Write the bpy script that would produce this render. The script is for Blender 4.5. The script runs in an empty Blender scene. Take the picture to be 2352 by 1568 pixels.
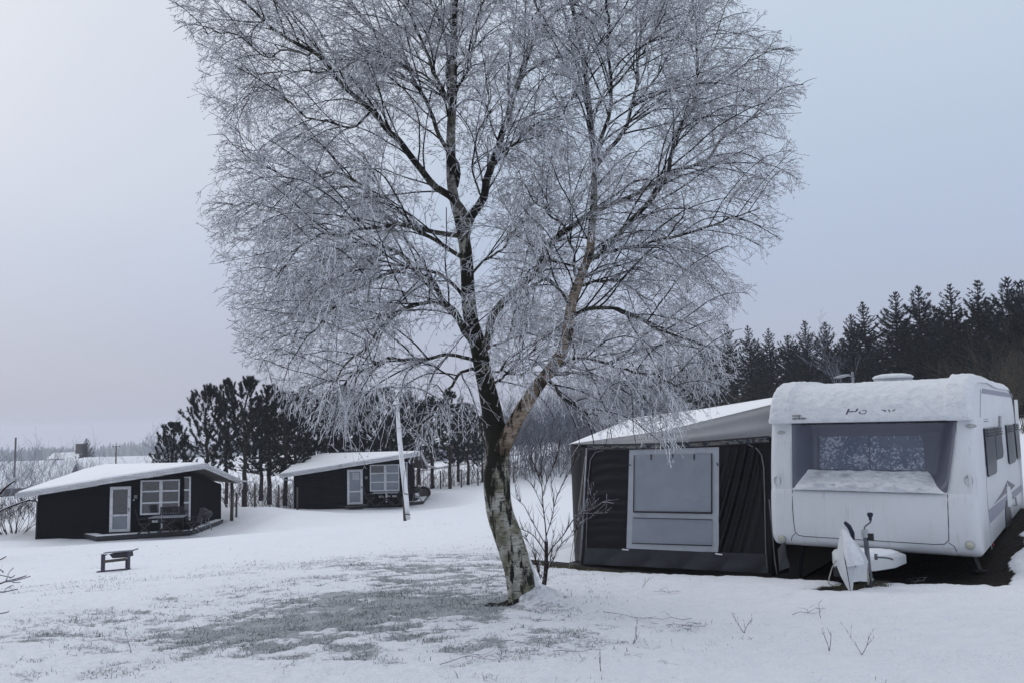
import bpy, bmesh, math, random
import numpy as np
from mathutils import Vector, Matrix
from math import sin, cos, pi, radians, sqrt
random.seed(7); RNG = np.random.default_rng(11)
scene = bpy.context.scene
COL = scene.collection

# ---------------------------------------------------------------- camera
# picture measures below are in a 2352 x 1568 frame; eye at the origin, y forward, z up
FPX, CX, CY = 1850.0, 1176.0, 784.0
PITCH = math.atan(184/1850); ROLL = 0.025
fwd = np.array([0, cos(PITCH), sin(PITCH)]); up0 = np.array([0, -sin(PITCH), cos(PITCH)]); rt0 = np.array([1., 0, 0])
CR_ = cos(ROLL)*rt0 - sin(ROLL)*up0
CU_ = sin(ROLL)*rt0 + cos(ROLL)*up0
cam = bpy.data.objects.new('camera', bpy.data.cameras.new('camera')); COL.objects.link(cam)
cam.matrix_world = Matrix(((CR_[0], CU_[0], -fwd[0], 0), (CR_[1], CU_[1], -fwd[1], 0), (CR_[2], CU_[2], -fwd[2], 0), (0, 0, 0, 1)))
cam.data.sensor_width = 36; cam.data.lens = 36*FPX/2352; cam.data.clip_start = .05; cam.data.clip_end = 6000
scene.camera = cam

def ray(x, y): return fwd*FPX + CR_*(x-CX) - CU_*(y-CY)
def P(x, y, d):
    r = ray(x, y); return r*(d/r[1])
def hit(x, y, p0, n):
    r = ray(x, y); n = np.array(n, float); return r*(np.dot(np.array(p0), n)/np.dot(r, n))
def hitz(x, y, z): return hit(x, y, (0, 0, z), (0, 0, 1))
def proj(p):
    z = np.dot(p, fwd); return CX+FPX*np.dot(p, CR_)/z, CY-FPX*np.dot(p, CU_)/z

# ---------------------------------------------------------------- noise
_G = RNG.random((64, 64, 64)).astype(np.float32)
def vnoise(x, y, z=0.0):
    x = np.asarray(x, float); y = np.asarray(y, float); z = np.asarray(z, float)+x*0
    xi, yi, zi = np.floor(x).astype(int), np.floor(y).astype(int), np.floor(z).astype(int)
    fx, fy, fz = x-xi, y-yi, z-zi
    fx = fx*fx*(3-2*fx); fy = fy*fy*(3-2*fy); fz = fz*fz*(3-2*fz)
    def g(a, b, c): return _G[(xi+a) & 63, (yi+b) & 63, (zi+c) & 63]
    l = lambda a, b, t: a+(b-a)*t
    return l(l(l(g(0,0,0), g(1,0,0), fx), l(g(0,1,0), g(1,1,0), fx), fy), l(l(g(0,0,1), g(1,0,1), fx), l(g(0,1,1), g(1,1,1), fx), fy), fz)
def fbm(x, y, z=0.0, o=4):
    s = 0; a = .5; t = 0
    for i in range(o):
        k = 2.03**i; s = s+a*vnoise(np.asarray(x)*k+i*7.3, np.asarray(y)*k+i*3.1, np.asarray(z)*k+i*1.7); t += a; a *= .5
    return s/t

# ---------------------------------------------------------------- objects
def finish(o, parent=None, label=None, cat=None, group=None, kind=None):
    if parent is not None: o.parent = parent
    if label: o['label'] = label
    if cat: o['category'] = cat
    if group: o['group'] = group
    if kind: o['kind'] = kind
    return o
def empty(name, loc=(0, 0, 0), label=None, cat=None, group=None, rz=0):
    o = bpy.data.objects.new(name, None); COL.objects.link(o); o.location = tuple(float(c) for c in loc); o.rotation_euler = (0, 0, rz)
    o.empty_display_size = .2
    return finish(o, None, label, cat, group)
def link_mesh(name, me, mat, parent=None, smooth=False, **k):
    mats = mat if isinstance(mat, (list, tuple)) else [mat]
    for m in mats: me.materials.append(m)
    if smooth: me.shade_smooth()
    o = bpy.data.objects.new(name, me); COL.objects.link(o)
    if parent is not None:
        # geometry is given in world coordinates unless parent_local
        if k.pop('local', False): pass
        else: me.transform(parent_world_inv(parent))
    else: k.pop('local', None)
    return finish(o, parent, **k)
def parent_world_inv(p):
    m = Matrix.Identity(4); q = p
    while q is not None:
        m = Matrix.LocRotScale(q.location, q.rotation_euler, q.scale) @ m; q = q.parent
    return m.inverted()
def mesh_py(name, V, F, mat, parent=None, smooth=False, **k):
    me = bpy.data.meshes.new(name); me.from_pydata([tuple(map(float, v)) for v in V], [], F); me.update()
    return link_mesh(name, me, mat, parent, smooth, **k)
def mesh_np(name, V, F, mat, parent=None, smooth=False, attrs=None, **k):
    me = bpy.data.meshes.new(name); V = np.ascontiguousarray(V, np.float32); F = np.ascontiguousarray(F, np.int32)
    n, c = F.shape
    me.vertices.add(len(V)); me.vertices.foreach_set('co', V.ravel())
    me.loops.add(n*c); me.loops.foreach_set('vertex_index', F.ravel())
    me.polygons.add(n); me.polygons.foreach_set('loop_start', np.arange(0, n*c, c, dtype=np.int32))
    me.update(calc_edges=True)
    for an, av in (attrs or {}).items():
        a = me.attributes.new(an, 'FLOAT', 'POINT'); a.data.foreach_set('value', np.ascontiguousarray(av, np.float32))
    return link_mesh(name, me, mat, parent, smooth, **k)

class MB:
    """collects shapes for one mesh"""
    def __init__(s): s.V = []; s.F = []
    def add(s, V, F):
        b = len(s.V); s.V += [np.array(v, float) for v in V]; s.F += [tuple(i+b for i in f) for f in F]; return s
    def box(s, c, size, ax=None, bev=0):
        c = np.array(c, float); hx, hy, hz = [q/2 for q in size]
        ax = ax or ((1, 0, 0), (0, 1, 0), (0, 0, 1)); A = [np.array(a, float) for a in ax]
        V = [c+A[0]*hx*i+A[1]*hy*j+A[2]*hz*k for k in (-1, 1) for j in (-1, 1) for i in (-1, 1)]
        return s.add(V, [(0, 2, 3, 1), (4, 5, 7, 6), (0, 1, 5, 4), (2, 6, 7, 3), (0, 4, 6, 2), (1, 3, 7, 5)])
    def prism(s, poly, vec):
        n = len(poly); poly = [np.array(p, float) for p in poly]; vec = np.array(vec, float)
        return s.add(poly+[p+vec for p in poly], [tuple(range(n))[::-1], tuple(range(n, 2*n))]+[(i, (i+1) % n, n+(i+1) % n, n+i) for i in range(n)])
    def bar(s, a, b, w, h=None, up=(0, 0, 1)):
        a = np.array(a, float); b = np.array(b, float); h = h or w; d = b-a; L = np.linalg.norm(d); d = d/L
        up = np.array(up, float); sd = np.cross(d, up)
        if np.linalg.norm(sd) < 1e-3: sd = np.cross(d, (1, 0, 0))
        sd /= np.linalg.norm(sd); u = np.cross(sd, d)
        return s.box((a+b)/2, (L, w, h), (d, sd, u))
    def tube(s, pts, rad, k=8, cap=True):
        pts = [np.array(p, float) for p in pts]; n = len(pts)
        rad = [rad]*n if np.isscalar(rad) else rad
        V = []; ref = None
        for i, p in enumerate(pts):
            d = pts[min(i+1, n-1)]-pts[max(i-1, 0)]; d = d/(np.linalg.norm(d)+1e-9)
            if ref is None:
                ref = np.cross(d, (0, 0, 1) if abs(d[2]) < .9 else (1, 0, 0))
            ref = ref-d*np.dot(ref, d); ref /= np.linalg.norm(ref); q = np.cross(d, ref)
            for j in range(k):
                a = 2*pi*j/k; V.append(p+(ref*cos(a)+q*sin(a))*rad[i])
        F = [(i*k+j, i*k+(j+1) % k, (i+1)*k+(j+1) % k, (i+1)*k+j) for i in range(n-1) for j in range(k)]
        if cap: F += [tuple(range(k))[::-1], tuple((n-1)*k+j for j in range(k))]
        return s.add(V, F)
    def lathe(s, c, prof, k=20, ax=None):
        c = np.array(c, float); A = [np.array(a, float) for a in (ax or ((1, 0, 0), (0, 1, 0), (0, 0, 1)))]; n = len(prof)
        V = [c+(A[0]*cos(2*pi*j/k)+A[1]*sin(2*pi*j/k))*r+A[2]*z for r, z in prof for j in range(k)]
        F = [(i*k+j, i*k+(j+1) % k, (i+1)*k+(j+1) % k, (i+1)*k+j) for i in range(n-1) for j in range(k)]
        F += [tuple(range(k))[::-1], tuple((n-1)*k+j for j in range(k))]
        return s.add(V, F)
    def build(s, name, mat, parent=None, smooth=False, bevel=0, **k):
        o = mesh_py(name, s.V, s.F, mat, parent, False, **k)
        bm = bmesh.new(); bm.from_mesh(o.data); bmesh.ops.recalc_face_normals(bm, faces=bm.faces)
        bm.to_mesh(o.data); bm.free()
        if bevel:
            m = o.modifiers.new('bevel', 'BEVEL'); m.width = bevel; m.segments = 2; m.limit_method = 'ANGLE'
        if smooth:
            o.data.shade_smooth()
            if smooth == 'auto':
                try: o.data.set_sharp_from_angle(angle=radians(40))
                except Exception: pass
        return o

def segs_mesh(P0, P1, R0, R1, k=3):
    P0 = np.asarray(P0, float); P1 = np.asarray(P1, float); R0 = np.asarray(R0, float); R1 = np.asarray(R1, float)
    d = P1-P0; L = np.linalg.norm(d, axis=1)[:, None]+1e-9; d = d/L
    ref = np.where(np.abs(d[:, 2:3]) < .9, np.array([[0, 0, 1.]]), np.array([[1., 0, 0]]))
    s = np.cross(d, ref); s /= np.linalg.norm(s, axis=1)[:, None]; q = np.cross(s, d)
    N = len(P0); V = np.empty((N, 2*k, 3))
    for j in range(k):
        a = 2*pi*j/k+.5; o = s*cos(a)+q*sin(a)
        V[:, j] = P0+o*R0[:, None]; V[:, k+j] = P1+o*R1[:, None]
    b = (np.arange(N)*2*k)[:, None]
    F = np.concatenate([b+np.array([[j, (j+1) % k, k+(j+1) % k, k+j]]) for j in range(k)], axis=0)
    return V.reshape(-1, 3), F

# ---------------------------------------------------------------- materials
def nmat(name):
    m = bpy.data.materials.new(name); m.use_nodes = True; nt = m.node_tree
    b = nt.nodes['Principled BSDF']; return m, nt, b
def node(nt, t, **k):
    n = nt.nodes.new(t)
    for a, v in k.items():
        if a.startswith('i_'): n.inputs[a[2:].replace('_', ' ')].default_value = v
        else: setattr(n, a, v)
    return n
def ramp(nt, src, stops):
    r = nt.nodes.new('ShaderNodeValToRGB'); e = r.color_ramp.elements
    while len(e) < len(stops): e.new(.5)
    for q, (p, c) in zip(e, stops):
        q.position = p; q.color = (*c, 1) if len(c) == 3 else c
    nt.links.new(src, r.inputs[0]); return r.outputs[0]
def coords(nt, scale=(1, 1, 1), kind='Object'):
    t = nt.nodes.new('ShaderNodeTexCoord'); m = nt.nodes.new('ShaderNodeMapping'); m.inputs['Scale'].default_value = scale
    nt.links.new(t.outputs[kind], m.inputs[0]); return m.outputs[0]
def noise(nt, vec, scale, detail=4, rough=.6):
    n = nt.nodes.new('ShaderNodeTexNoise'); n.inputs['Scale'].default_value = scale; n.inputs['Detail'].default_value = detail; n.inputs['Roughness'].default_value = rough
    nt.links.new(vec, n.inputs['Vector']); return n.outputs[0]
def bump(nt, b, h, strength=.3, dist=.02):
    n = nt.nodes.new('ShaderNodeBump'); n.inputs['Strength'].default_value = strength; n.inputs['Distance'].default_value = dist
    nt.links.new(h, n.inputs['Height']); nt.links.new(n.outputs[0], b.inputs['Normal']); return n
def mix(nt, f, a, b):
    m = nt.nodes.new('ShaderNodeMix'); m.data_type = 'RGBA'
    for s, v in ((0, f), (6, a), (7, b)):
        if isinstance(v, (int, float)): m.inputs[s].default_value = v
        elif isinstance(v, tuple): m.inputs[s].default_value = (*v, 1) if len(v) == 3 else v
        else: nt.links.new(v, m.inputs[s])
    return m.outputs[2]
def math_(nt, op, a, b=0.0, clamp=False):
    m = nt.nodes.new('ShaderNodeMath'); m.operation = op; m.use_clamp = clamp
    for s, v in ((0, a), (1, b)):
        if isinstance(v, (int, float)): m.inputs[s].default_value = v
        else: nt.links.new(v, m.inputs[s])
    return m.outputs[0]
def simple(name, c1, c2=None, scale=4, rough=.7, bstr=.15, bdist=.01, metal=0, sc=(1, 1, 1), spec=.4, lo=.35, hi=.65, detail=5):
    m, nt, b = nmat(name); v = coords(nt, sc); n = noise(nt, v, scale, detail)
    c2 = c2 or tuple(x*.8 for x in c1)
    nt.links.new(ramp(nt, n, [(lo, c1), (hi, c2)]), b.inputs['Base Color'])
    b.inputs['Roughness'].default_value = rough; b.inputs['Metallic'].default_value = metal; b.inputs['Specular IOR Level'].default_value = spec
    if bstr: bump(nt, b, noise(nt, v, scale*4, 4), bstr, bdist)
    return m
def geo_z(nt):
    g = nt.nodes.new('ShaderNodeNewGeometry'); s = nt.nodes.new('ShaderNodeSeparateXYZ'); nt.links.new(g.outputs['Normal'], s.inputs[0]); return s.outputs[2], g
def frosted(name, core, frost, lo=-.5, hi=.5, amp=.8, scale=60, rough=.8):
    """dark core with rime on the upper and windward side"""
    m, nt, b = nmat(name); z, g = geo_z(nt)
    n = noise(nt, g.outputs['Position'], scale, 2)
    t = math_(nt, 'ADD', z, math_(nt, 'MULTIPLY', math_(nt, 'SUBTRACT', n, .5), amp*2))
    mr = nt.nodes.new('ShaderNodeMapRange'); mr.interpolation_type = 'SMOOTHSTEP'
    mr.inputs['From Min'].default_value = lo; mr.inputs['From Max'].default_value = hi
    nt.links.new(t, mr.inputs[0])
    nt.links.new(mix(nt, mr.outputs[0], core, frost), b.inputs['Base Color'])
    b.inputs['Roughness'].default_value = rough; b.inputs['Specular IOR Level'].default_value = .2
    return m

M = {}
M['twig'] = frosted('rimed_twig', (.035, .031, .030), (.85, .86, .91), -.70, .2, .6, 110)
M['branch'] = frosted('rimed_branch', (.022, .019, .019), (.55, .55, .62), .35, 1.2, .6, 50)
M['bush'] = frosted('rimed_bush', (.05, .045, .05), (.38, .41, .50), -.5, .5, .7, 30)
M['bush_mid'] = frosted('hedge_bush', (.05, .038, .042), (.24, .24, .29), 0, .9, .6, 30)
M['bush_dark'] = frosted('dark_bush', (.045, .032, .035), (.30, .28, .32), .1, 1.0, .6, 30)
M['sapling'] = frosted('rimed_sapling', (.035, .022, .02), (.62, .63, .70), 0, .8, .5, 60)
M['bush_brown'] = frosted('brown_bush', (.075, .065, .05), (.20, .19, .17), .2, 1.1, .6, 30)
M['needle_pine'] = frosted('pine_needles', (.012, .016, .015), (.13, .16, .18), .1, 1.3, .5, 14)
M['needle_spruce'] = frosted('spruce_needles', (.014, .018, .020), (.12, .15, .18), .1, 1.3, .5, 14)
M['pine_bark'] = simple('pine_bark', (.045, .038, .034), (.02, .017, .016), 14, .9, .5, .02, sc=(1, 1, .3))
M['far_wood'] = simple('far_wood', (.17, .19, .22), (.22, .24, .27), .3, .9, 0)  # frosted wood, colour paled further to stand in for missing haze
M['black_wood'] = None
# clapboard wall, near black blue paint
def m_blackwood():
    m, nt, b = nmat('black_boards'); v = coords(nt)
    s = nt.nodes.new('ShaderNodeSeparateXYZ'); nt.links.new(v, s.inputs[0])
    fr = math_(nt, 'FRACT', math_(nt, 'MULTIPLY', s.outputs[2], 8.0))
    n = noise(nt, coords(nt, (1, 1, 8)), 3, 5)
    nt.links.new(ramp(nt, n, [(.35, (.003, .0038, .006)), (.7, (.006, .007, .011))]), b.inputs['Base Color'])
    b.inputs['Roughness'].default_value = .85; b.inputs['Specular IOR Level'].default_value = .05
    bump(nt, b, fr, .9, .02); return m
M['black_wood'] = m_blackwood()
def m_whitewood():
    m, nt, b = nmat('weathered_white_boards'); n = noise(nt, coords(nt, (.6, .6, 6)), 2.5, 6, .7); n2 = noise(nt, coords(nt, (8, 8, 1)), 3, 4)
    f = math_(nt, 'MULTIPLY', n, math_(nt, 'ADD', n2, .5))
    nt.links.new(ramp(nt, f, [(.34, (.60, .60, .62)), (.62, (.38, .38, .40))]), b.inputs['Base Color'])
    b.inputs['Roughness'].default_value = .8; bump(nt, b, n, .3, .01); return m
M['white_wood'] = m_whitewood()
M['soffit'] = simple('soffit_boards', (.10, .085, .075), (.05, .045, .042), 3, .85, .4, .02, sc=(6, 1, 1))
M['white_paint'] = simple('white_window_paint', (.66, .67, .69), (.52, .53, .56), 6, .45, .05)
M['deck'] = simple('wet_deck_boards', (.06, .052, .05), (.03, .027, .027), 3, .6, .5, .02, sc=(1, 9, 1))
M['olive_wood'] = simple('mossy_timber', (.075, .07, .04), (.03, .028, .018), 5, .85, .4, .01)
M['grey_metal'] = simple('galvanised', (.35, .37, .4), (.22, .23, .26), 12, .45, .1, .004, metal=.7)
M['steel'] = simple('dull_steel', (.15, .165, .19), (.09, .10, .12), 14, .5, .1, .004, metal=.3)
M['dark_metal'] = simple('dark_metal', (.03, .03, .035), (.015, .015, .018), 10, .5, .1, .004, spec=.4)
M['black_plastic'] = simple('black_plastic', (.012, .012, .015), (.02, .02, .024), 20, .4, .05)
M['rubber'] = simple('rubber', (.015, .015, .016), (.03, .03, .03), 20, .85, .2)
M['chair'] = simple('dark_teak', (.018, .018, .022), (.01, .01, .012), 10, .6, .1)
M['table_top'] = simple('frosty_table', (.30, .31, .35), (.16, .17, .20), 7, .7, .1)
def m_snow():
    m, nt, b = nmat('snow'); v = coords(nt)
    n = noise(nt, v, 3, 5); nt.links.new(ramp(nt, n, [(.3, (.80, .82, .87)), (.7, (.86, .88, .92))]), b.inputs['Base Color'])
    b.inputs['Roughness'].default_value = .9; b.inputs['Specular IOR Level'].default_value = .15
    h = math_(nt, 'ADD', noise(nt, v, 9, 6, .65), math_(nt, 'MULTIPLY', noise(nt, v, 45, 3), .3)); bump(nt, b, h, .5, .02); return m
M['snow'] = m_snow()
def m_roofsnow():
    m, nt, b = nmat('roof_snow'); v = coords(nt)
    n = noise(nt, v, 1.2, 5); nt.links.new(ramp(nt, n, [(.3, (.84, .85, .88)), (.7, (.88, .89, .92))]), b.inputs['Base Color'])
    b.inputs['Roughness'].default_value = .9; bump(nt, b, noise(nt, v, 5, 4), .25, .02); return m
M['roof_snow'] = m_roofsnow()
def m_snow_lumpy():
    m, nt, b = nmat('clotted_snow'); v = coords(nt)
    n = noise(nt, v, 10, 5); nt.links.new(ramp(nt, n, [(.3, (.76, .78, .83)), (.7, (.86, .88, .91))]), b.inputs['Base Color'])
    b.inputs['Roughness'].default_value = .9; b.inputs['Specular IOR Level'].default_value = .15
    vo = nt.nodes.new('ShaderNodeTexVoronoi'); vo.inputs['Scale'].default_value = 16; vo.feature = 'SMOOTH_F1'; nt.links.new(coords(nt, (1, 1, 1.6)), vo.inputs[0])
    h = math_(nt, 'ADD', math_(nt, 'MULTIPLY', noise(nt, v, 16, 5, .7), 1.3), math_(nt, 'MULTIPLY', vo.outputs[0], -.5)); bump(nt, b, h, .9, .035); return m
M['snow_lumpy'] = m_snow_lumpy()
def m_glass(name, c, rough=.08, spec=.6, sc=2, c2=None):
    m, nt, b = nmat(name); n = noise(nt, coords(nt), sc, 4)
    nt.links.new(ramp(nt, n, [(.35, c), (.65, c2 or tuple(x*.6 for x in c))]), b.inputs['Base Color'])
    b.inputs['Roughness'].default_value = rough; b.inputs['Specular IOR Level'].default_value = spec
    bump(nt, b, noise(nt, coords(nt), 1.3, 2), .08, .02); return m
M['pane'] = m_glass('window_pane', (.03, .032, .04), .07, .9)
M['pane_curtain'] = m_glass('window_pane_pale', (.20, .22, .27), .15, .8, 1.5, (.15, .17, .21))
M['curtain'] = simple('paper_notice', (.45, .47, .5), (.4, .42, .45), 3, .8, 0)
def m_caravan():
    m, nt, b = nmat('caravan_white_paint'); v = coords(nt)
    n = noise(nt, v, 1.4, 5); streak = noise(nt, coords(nt, (9, 9, .5)), 2, 6, .7)
    c = ramp(nt, n, [(.3, (.70, .72, .75)), (.75, (.63, .645, .665))])
    s = ramp(nt, streak, [(.56, (0, 0, 0)), (.74, (.5, .5, .5))])
    c = mix(nt, math_(nt, 'MULTIPLY', s, .9), c, (.36, .36, .33))
    sp = ramp(nt, noise(nt, v, 38, 3, .6), [(.70, (0, 0, 0)), (.76, (.6, .6, .6))])
    c = mix(nt, math_(nt, 'MULTIPLY', sp, .35), c, (.3, .3, .28))
    nt.links.new(c, b.inputs['Base Color']); b.inputs['Roughness'].default_value = .38; b.inputs['Specular IOR Level'].default_value = .4
    bump(nt, b, noise(nt, v, 5, 3), .06, .01); return m
M['cara'] = m_caravan()
M['cara_dark'] = simple('caravan_trim', (.42, .44, .46), (.36, .38, .40), 6, .5, .05)
M['bay'] = simple('grey_bay_moulding', (.115, .12, .16), (.135, .14, .185), 2, .35, .03, spec=.5)
M['frost_pane'] = None
def m_frostpane():
    m, nt, b = nmat('frosty_front_pane'); v = coords(nt); n = noise(nt, v, 34, 4, .7); n2 = noise(nt, v, 4, 3)
    f = math_(nt, 'ADD', n, math_(nt, 'MULTIPLY', math_(nt, 'SUBTRACT', n2, .5), .5))
    base = ramp(nt, noise(nt, v, 2.2, 2), [(.35, (.115, .14, .195)), (.65, (.16, .185, .24))])
    c = mix(nt, ramp(nt, f, [(.54, (0, 0, 0)), (.62, (.75, .75, .75))]), base, (.5, .53, .6))
    nt.links.new(c, b.inputs['Base Color']); b.inputs['Roughness'].default_value = .35
    bump(nt, b, f, .4, .006); return m
M['frost_pane'] = m_frostpane()
M['side_pane'] = m_glass('smoked_window', (.018, .026, .042), .3, .35)
M['decal_grey'] = simple('grey_stripe', (.22, .23, .30), (.19, .20, .26), 5, .4, 0)
M['decal_dark'] = simple('violet_stripe', (.085, .075, .12), (.10, .09, .13), 5, .4, 0)
M['yellow_glass'] = simple('yellowed_lamp', (.50, .49, .40), (.42, .41, .34), 12, .4, .1)
M['red'] = simple('red_reflector', (.4, .02, .02), (.3, .02, .02), 10, .3, 0)
M['blue_grip'] = simple('blue_grip', (.012, .02, .06), (.01, .012, .03), 10, .5, .1)
def m_cloth(name, c1, c2, rough, spec=.4, scale=5, b1=.25):
    m, nt, b = nmat(name); v = coords(nt)
    nt.links.new(ramp(nt, noise(nt, v, scale, 5), [(.35, c1), (.7, c2)]), b.inputs['Base Color'])
    b.inputs['Roughness'].default_value = rough; b.inputs['Specular IOR Level'].default_value = spec
    bump(nt, b, noise(nt, v, 14, 5), b1, .015); return m
M['awn_black'] = m_cloth('black_vinyl', (.003, .003, .005), (.006, .006, .009), .40, .26)
M['awn_skirt'] = m_cloth('grey_vinyl_skirt', (.018, .02, .025), (.028, .03, .036), .42, .4)
M['awn_grey'] = m_cloth('light_grey_awning_cloth', (.44, .46, .50), (.36, .38, .42), .8, .2)
M['awn_pane'] = m_cloth('grey_blind', (.275, .30, .345), (.22, .245, .285), .55, .35, 1.5)
M['awn_roof'] = m_cloth('grey_roof_cloth', (.37, .365, .375), (.31, .31, .32), .7, .25, 2)
M['awn_piping'] = simple('pale_piping', (.22, .22, .23), (.14, .14, .15), 9, .6, .1)
def m_band():
    m, nt, b = nmat('patterned_trim_band'); v = coords(nt)
    n = ramp(nt, noise(nt, coords(nt, (3, 3, 9)), 2.5, 1), [(.44, (.02, .022, .04)), (.5, (.19, .185, .15)), (.58, (.11, .115, .11)), (.64, (.025, .03, .06))])
    nt.links.new(n, b.inputs['Base Color']); b.inputs['Roughness'].default_value = .6; bump(nt, b, noise(nt, v, 20, 3), .6, .02); return m
M['band'] = m_band()
M['rope'] = simple('rope', (.4, .38, .34), (.25, .24, .2), 30, .9, .3)
def m_birch(name, pale, pale2, dark, moss, dlo, dhi, zfade=None):
    m, nt, b = nmat(name)
    v = coords(nt, (1, 1, 1)); vl = coords(nt, (1, 1, 6.5)); vf = coords(nt, (1, 1, .33))
    lent = noise(nt, vl, 11, 5, .7); big = noise(nt, vf, 7.0, 5, .62); fis = noise(nt, vf, 17, 4, .6)
    c = ramp(nt, noise(nt, vl, 5, 5), [(.3, pale), (.7, pale2)])
    c = mix(nt, ramp(nt, lent, [(.53, (0, 0, 0)), (.61, (1, 1, 1))]), c, (.06, .052, .035))
    c = mix(nt, math_(nt, 'MULTIPLY', ramp(nt, noise(nt, v, 6, 3), [(.42, (0, 0, 0)), (.62, (1, 1, 1))]), .75), c, moss)
    f = ramp(nt, big, [(dlo, (0, 0, 0)), (dhi, (1, 1, 1))])
    f2 = ramp(nt, fis, [(.56, (0, 0, 0)), (.62, (1, 1, 1))])
    ff = math_(nt, 'MAXIMUM', f, f2)
    if zfade:
        s = nt.nodes.new('ShaderNodeSeparateXYZ'); nt.links.new(v, s.inputs[0])
        mr = nt.nodes.new('ShaderNodeMapRange'); mr.inputs['From Min'].default_value = zfade[0]; mr.inputs['From Max'].default_value = zfade[1]
        nt.links.new(s.outputs[2], mr.inputs[0])
        up = ramp(nt, math_(nt, 'ADD', big, math_(nt, 'MULTIPLY', mr.outputs[0], .2)), [(.55, (0, 0, 0)), (.61, (1, 1, 1))])
        ff = math_(nt, 'MAXIMUM', ff, up)
    c = mix(nt, ff, c, dark)
    nt.links.new(c, b.inputs['Base Color']); b.inputs['Roughness'].default_value = .85; b.inputs['Specular IOR Level'].default_value = .25
    h = math_(nt, 'SUBTRACT', math_(nt, 'MULTIPLY', lent, -.5), math_(nt, 'MULTIPLY', ff, .7)); bump(nt, b, h, .8, .02); return m
M['birch'] = m_birch('birch_bark', (.55, .54, .49), (.36, .35, .30), (.020, .019, .014), (.10, .10, .045), .555, .615, (.7, 1.6))
M['birch_up'] = m_birch('upper_birch_bark', (.36, .35, .33), (.24, .23, .21), (.016, .015, .012), (.07, .07, .04), .50, .57)
M['birch_orange'] = m_birch('orange_birch_bark', (.40, .33, .27), (.30, .225, .17), (.025, .02, .016), (.12, .085, .05), .55, .62)
M['limb'] = m_birch('limb_bark', (.15, .145, .13), (.09, .085, .07), (.018, .016, .014), (.05, .05, .03), .47, .54)
M['pole'] = simple('weathered_pole_paint', (.82, .82, .84), (.66, .66, .68), 5, .7, .1, sc=(1, 1, .2))
M['post'] = simple('grey_post', (.10, .085, .075), (.05, .045, .04), 6, .9, .4, sc=(1, 1, .2))
M['grill_steel'] = simple('violet_painted_steel', (.07, .062, .10), (.045, .04, .06), 6, .55, .1)
M['brick'] = simple('far_brick', (.16, .09, .085), (.12, .075, .07), 4, .9, 0)
M['house_grey'] = simple('far_render', (.20, .19, .19), (.16, .155, .16), 2, .9, 0)
M['house_dark'] = simple('far_dark_wall', (.06, .05, .052), (.08, .07, .07), 2, .9, 0)
M['car_paint'] = simple('pale_car_paint', (.55, .57, .62), (.5, .52, .57), 3, .35, 0)

# ---------------------------------------------------------------- terrain
CTRL = [(0,1568,5.7),(600,1568,5.35),(1176,1568,5.1),(1800,1568,4.8),(2352,1568,4.5),(1195,1392,7.8),(500,1450,7.56),(100,1450,7.9),
 (265,1318,16.0),(87,1232,36.2),(222,1241,33.9),(330,1236,34),(441,1230,34.6),(520,1200,38),(560,1172,41.5),(676,1168,47),(760,1170,45.6),(835,1174,45),(926,1169,45.2),(1000,1149,47.2),(932,1198,28),
 (1325,1303,12.4),(1205,1290,13),(1790,1334,10.3),(1936,1366,8.6),(2230,1352,8.9),(2340,1292,9.6),(2352,1190,12.2),(1700,1400,7.7),(2352,1400,6.4),
 (1250,1110,60),(1250,1200,30.5),(1100,1118,58),(600,1165,44),(950,1080,92),(50,1152,60),(1400,1098,60),(1000,1030,140)]
CP = [P(*c) for c in CTRL]+[np.array(c, float) for c in [(0,-10,-1.4),(10,0,-1.15),(-10,0,-2.1),(3,0,-1.5),(-3,0,-1.75),(0,2,-1.6),(0,0,-1.6),(26,16,-.9),(18,30,-1.2),(30,50,-.7),(14,66,-1.4),(4,86,-3.0),
 (-40,20,-4.4),(-30,3,-3.2),(-66,110,-8.2),(-115,205,-14.2),(-60,205,-14),(-20,150,-9),(100,60,1),(60,110,-2),(0,300,-16),(-200,500,-22),(200,500,-20),
 (-600,900,-31),(0,1000,-31),(500,1000,-31),(0,1500,-33),(1500,0,-20),(-1500,0,-35),(0,-1500,-10),(1100,1100,-28),(-1100,1100,-33),(-1100,-1100,-25),(1100,-1100,-15),(-100,0,-10),(100,-100,-2),(-100,-100,-7)]]
CP = np.array(CP); _c2 = 3.0**2
def _phi(r2): return np.sqrt(r2+_c2)
_A = _phi(((CP[:, None, :2]-CP[None, :, :2])**2).sum(-1)); _n = len(CP)
_K = np.zeros((_n+3, _n+3)); _K[:_n, :_n] = _A; _K[:_n, _n] = 1; _K[:_n, _n+1:] = CP[:, :2]; _K[_n:, :_n] = _K[:_n, _n:].T
_W = np.linalg.solve(_K, np.concatenate([CP[:, 2], [0, 0, 0]]))
def ground0(x, y):
    x = np.atleast_1d(np.asarray(x, float)); y = np.atleast_1d(np.asarray(y, float)); z = np.zeros_like(x)+_W[_n]+_W[_n+1]*x+_W[_n+2]*y
    for i in range(_n): z += _W[i]*_phi((x-CP[i, 0])**2+(y-CP[i, 1])**2)
    return z
# caravan frame of reference
TH = radians(36); U3 = np.array([cos(TH), -sin(TH), 0]); V3 = np.array([sin(TH), cos(TH), 0]); Z3 = np.array([0, 0, 1.])
CL = P(1772, 1251, 10.33); CW = 2.3; CLEN = 5.7
def C3(u, v, w): return CL+U3*u+V3*v+Z3*w
def smooth(a, b, x):
    t = np.clip((x-a)/(b-a), 0, 1); return t*t*(3-2*t)
TREE = P(1197, 1392, 7.8)
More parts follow.
